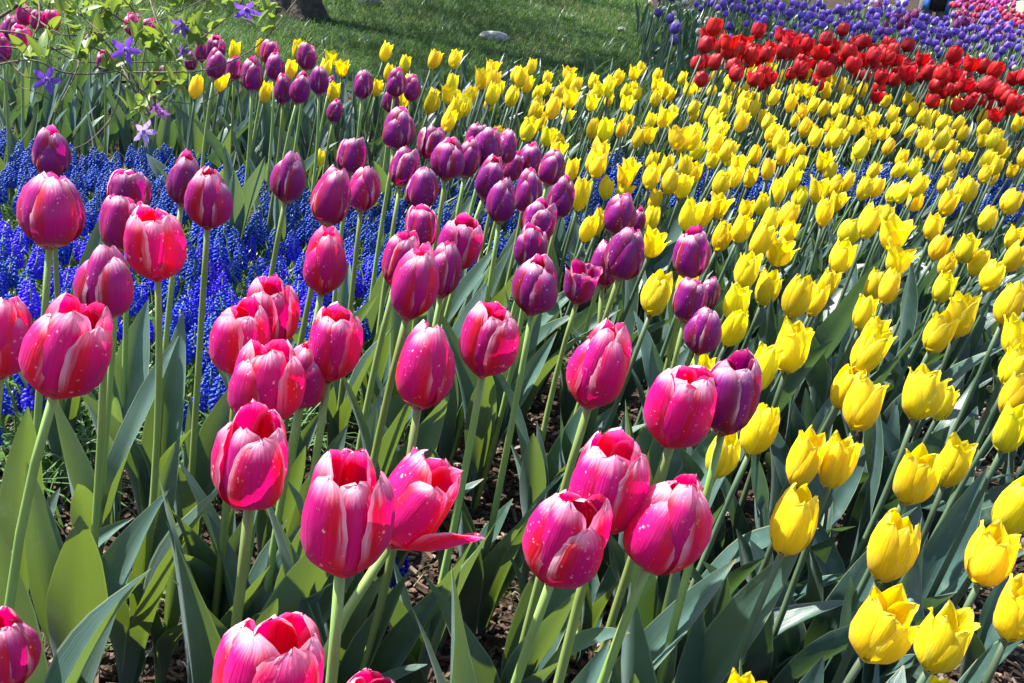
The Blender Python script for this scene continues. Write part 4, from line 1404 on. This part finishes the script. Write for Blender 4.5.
def az_flower(seed):
    rd = random.Random(seed)
    mb = MB()
    for k in range(5):
        th = 2 * math.pi * k / 5 + rd.uniform(-.1, .1)
        bend = rd.uniform(.2, .7)

        def fn(u, t):
            s = 2 * u - 1
            w = 0.0052 * math.sin(math.pi * min(1, 0.12 + t * 0.84)) ** .8
            r = 0.003 + 0.022 * t
            z = 0.014 * t - 0.016 * bend * t * t + abs(s) * w * .25 + 0.001 * math.sin(9 * t + k)
            return (r * math.cos(th) - s * w * math.sin(th), r * math.sin(th) + s * w * math.cos(th), z)
        mb.grid(fn, 4, 6)
    for k in range(5):
        a = k * 1.26 + .4
        mb.tube([(0, 0, 0.002), (0.004 * math.cos(a), 0.004 * math.sin(a), 0.016), (0.008 * math.cos(a), 0.008 * math.sin(a), 0.026)], [.0004, .0004, .0006], 4)
    mb.tube([(0, 0, -0.012), (0, 0, 0.004)], [0.0015, 0.004], 6)
    return mb


for i, (px, py, z, sc, col) in enumerate(((126, 50, 1.88, 1.1, (.22, .09, .55)), (47, 80, 1.9, 1.05, (.20, .08, .52)), (182, 25, 1.92, .9, (.24, .11, .55)), (247, 9, 1.92, 1.1, (.20, .10, .55)), (143, 131, 1.88, 1.0, (.45, .34, .66)), (155, 108, 1.9, .5, (.42, .12, .45)), (163, 113, 1.9, .5, (.36, .10, .42)), (182, 50, 1.95, .6, (.25, .10, .5)))):
    d = (CAM - at_depth(px, py, z)).normalized()
    q = (d + Vector((random.gauss(0, .7), 0, random.gauss(-.1, .6)))).to_track_quat('Z', 'Y')
    link('flower', az_flower(40 + i).mesh('azalea_flower', [M_AZFLOWER]), az, azp(px, py, z), q, sc, col)
tag(az, 'azalea shrub with bare twigs, fresh green leaves and a few violet flowers', 'shrub')

# ------------------------------------------------------------------ the person far behind the violet tulips
pp = on_ground(926, 43)
person = empty('person', pp)
person.rotation_euler = (0, 0, R(170))


def skinned(name, verts, edges, radii, mat, parent, root=0, level=2):
    me = bpy.data.meshes.new(name)
    me.from_pydata([Vector(v) for v in verts], edges, [])
    o = link(name, me, parent)
    o.modifiers.new('skin', 'SKIN')
    for i, r in enumerate(radii):
        rr = r if hasattr(r, '__len__') else (r, r)
        me.skin_vertices[0].data[i].radius = rr
        me.skin_vertices[0].data[i].use_root = (i == root)
    sm = o.modifiers.new('sub', 'SUBSURF')
    sm.levels = sm.render_levels = level
    me.materials.append(mat)
    dg = bpy.context.evaluated_depsgraph_get()
    nm = bpy.data.meshes.new_from_object(o.evaluated_get(dg))
    o.modifiers.clear()
    o.data = nm
    nm.polygons.foreach_set('use_smooth', [True] * len(nm.polygons))
    if not nm.materials:
        nm.materials.append(mat)
    return o


bv = [(0, 0, .92), (0, 0, 1.10), (0, 0, 1.30), (0, 0, 1.40), (0, .01, 1.47), (0, .015, 1.56), (0, .02, 1.64),
      (.09, 0, .86), (.10, .01, .48), (.10, -.01, .09), (.105, .13, .035), (-.09, 0, .86), (-.10, .01, .48), (-.10, -.01, .09), (-.105, .13, .035),
      (.17, 0, 1.36), (.22, .0, 1.10), (.20, .10, .88), (.19, .14, .80), (-.17, 0, 1.36), (-.22, 0, 1.10), (-.20, .10, .88), (-.19, .14, .80)]
be = [(0, 1), (1, 2), (2, 3), (3, 4), (4, 5), (5, 6), (0, 7), (7, 8), (8, 9), (9, 10), (0, 11), (11, 12), (12, 13), (13, 14), (3, 15), (15, 16), (16, 17), (17, 18), (3, 19), (19, 20), (20, 21), (21, 22)]
br = [(.15, .11), (.13, .10), (.15, .10), (.09, .07), .052, (.075, .09), (.07, .085), .085, .055, .04, .035, .085, .055, .04, .035, .06, .045, .035, .03, .06, .045, .035, .03]
skinned('body', bv, be, br, M_SKIN, person)


def ringtube(name, rings, mat, gap=0.0, seg=28):
    mb = MB()
    n = len(rings)

    def fn(u, t):
        k = t * (n - 1)
        i = min(int(k), n - 2)
        f = k - i
        z, rx, ry = [rings[i][q] + (rings[i + 1][q] - rings[i][q]) * f for q in range(3)]
        a = math.pi / 2 + gap + (2 * math.pi - 2 * gap) * u
        w = 1 + 0.03 * math.sin(7 * a) * (1 - t)
        return (rx * w * math.cos(a), ry * w * math.sin(a), z)
    mb.grid(fn, seg, (n - 1) * 4)
    me = mb.mesh(name, [mat])
    o = link(name, me, person)
    so_ = o.modifiers.new('solid', 'SOLIDIFY')
    so_.thickness = 0.012
    return o


tro = MB()
for sx in (1, -1):
    tro.tube([(sx * .09, 0, .90), (sx * .10, .01, .48), (sx * .10, -.01, .06)], [.11, .085, .075], 14)
link('trousers', tro.mesh('trousers', [M_GREY]), person)
ringtube('dress', [(.36, .145, .125), (.75, .16, .13), (.95, .175, .135), (1.15, .15, .12), (1.40, .17, .115), (1.45, .07, .06)], M_BLACK)
ringtube('coat', [(.335, .17, .145), (.75, .19, .155), (.98, .215, .16), (1.15, .20, .145), (1.38, .205, .13), (1.47, .085, .075)], M_COAT, gap=0.55)
for sx in (1, -1):
    sm_ = MB()
    sm_.tube([(sx * .17, 0, 1.39), (sx * .235, 0, 1.10), (sx * .205, .10, .90)], [.075, .065, .055], 12)
    link('sleeve', sm_.mesh('sleeve', [M_COAT]), person)
for sx in (1, -1):
    sh = MB()
    sh.ball((sx * .105, .06, .04), .055, .13, 10, 8, 0, Matrix.Rotation(R(90), 3, 'X'))
    link('shoe', sh.mesh('shoe', [M_BLACK]), person)
hr = MB()
hr.ball((0, -.015, 1.645), .105, .115, 14, 10)
hr.ball((0, -.06, 1.56), .09, .12, 12, 8)
link('hair', hr.mesh('hair', [M_HAIR]), person)
fc = MB()
for sx in (1, -1):
    fc.ball((sx * .032, .098, 1.61), .011, .008, 8, 6, 1)
    fc.ball((sx * .085, .01, 1.60), .012, .028, 8, 6, 0)
fc.ball((0, .11, 1.58), .013, .022, 8, 6, 0)
fc.ball((0, .10, 1.535), .024, .006, 8, 6, 2)
link('face', fc.mesh('face', [M_SKIN, M_HAIR, simple('lips', (.4, .12, .1))]), person)
for sx in (1, -1):
    hd = MB()
    w0 = Vector((sx * .20, .12, .83))
    hd.ball(w0, .032, .045, 8, 6)
    for k in range(4):
        x = w0.x + (k - 1.5) * .016
        l = (.065, .075, .07, .055)[k]
        hd.tube([(x, w0.y, w0.z - .03), (x, w0.y + .008, w0.z - .03 - l * .6), (x, w0.y + .02, w0.z - .03 - l)], [.009, .008, .006], 6)
    hd.tube([(w0.x - sx * .03, w0.y + .01, w0.z), (w0.x - sx * .045, w0.y + .03, w0.z - .03), (w0.x - sx * .04, w0.y + .04, w0.z - .055)], [.010, .009, .007], 6)
    link('hand', hd.mesh('hand', [M_SKIN]), person)
tag(person, 'person in a long blue coat open over black clothes, standing behind the violet tulips', 'person')
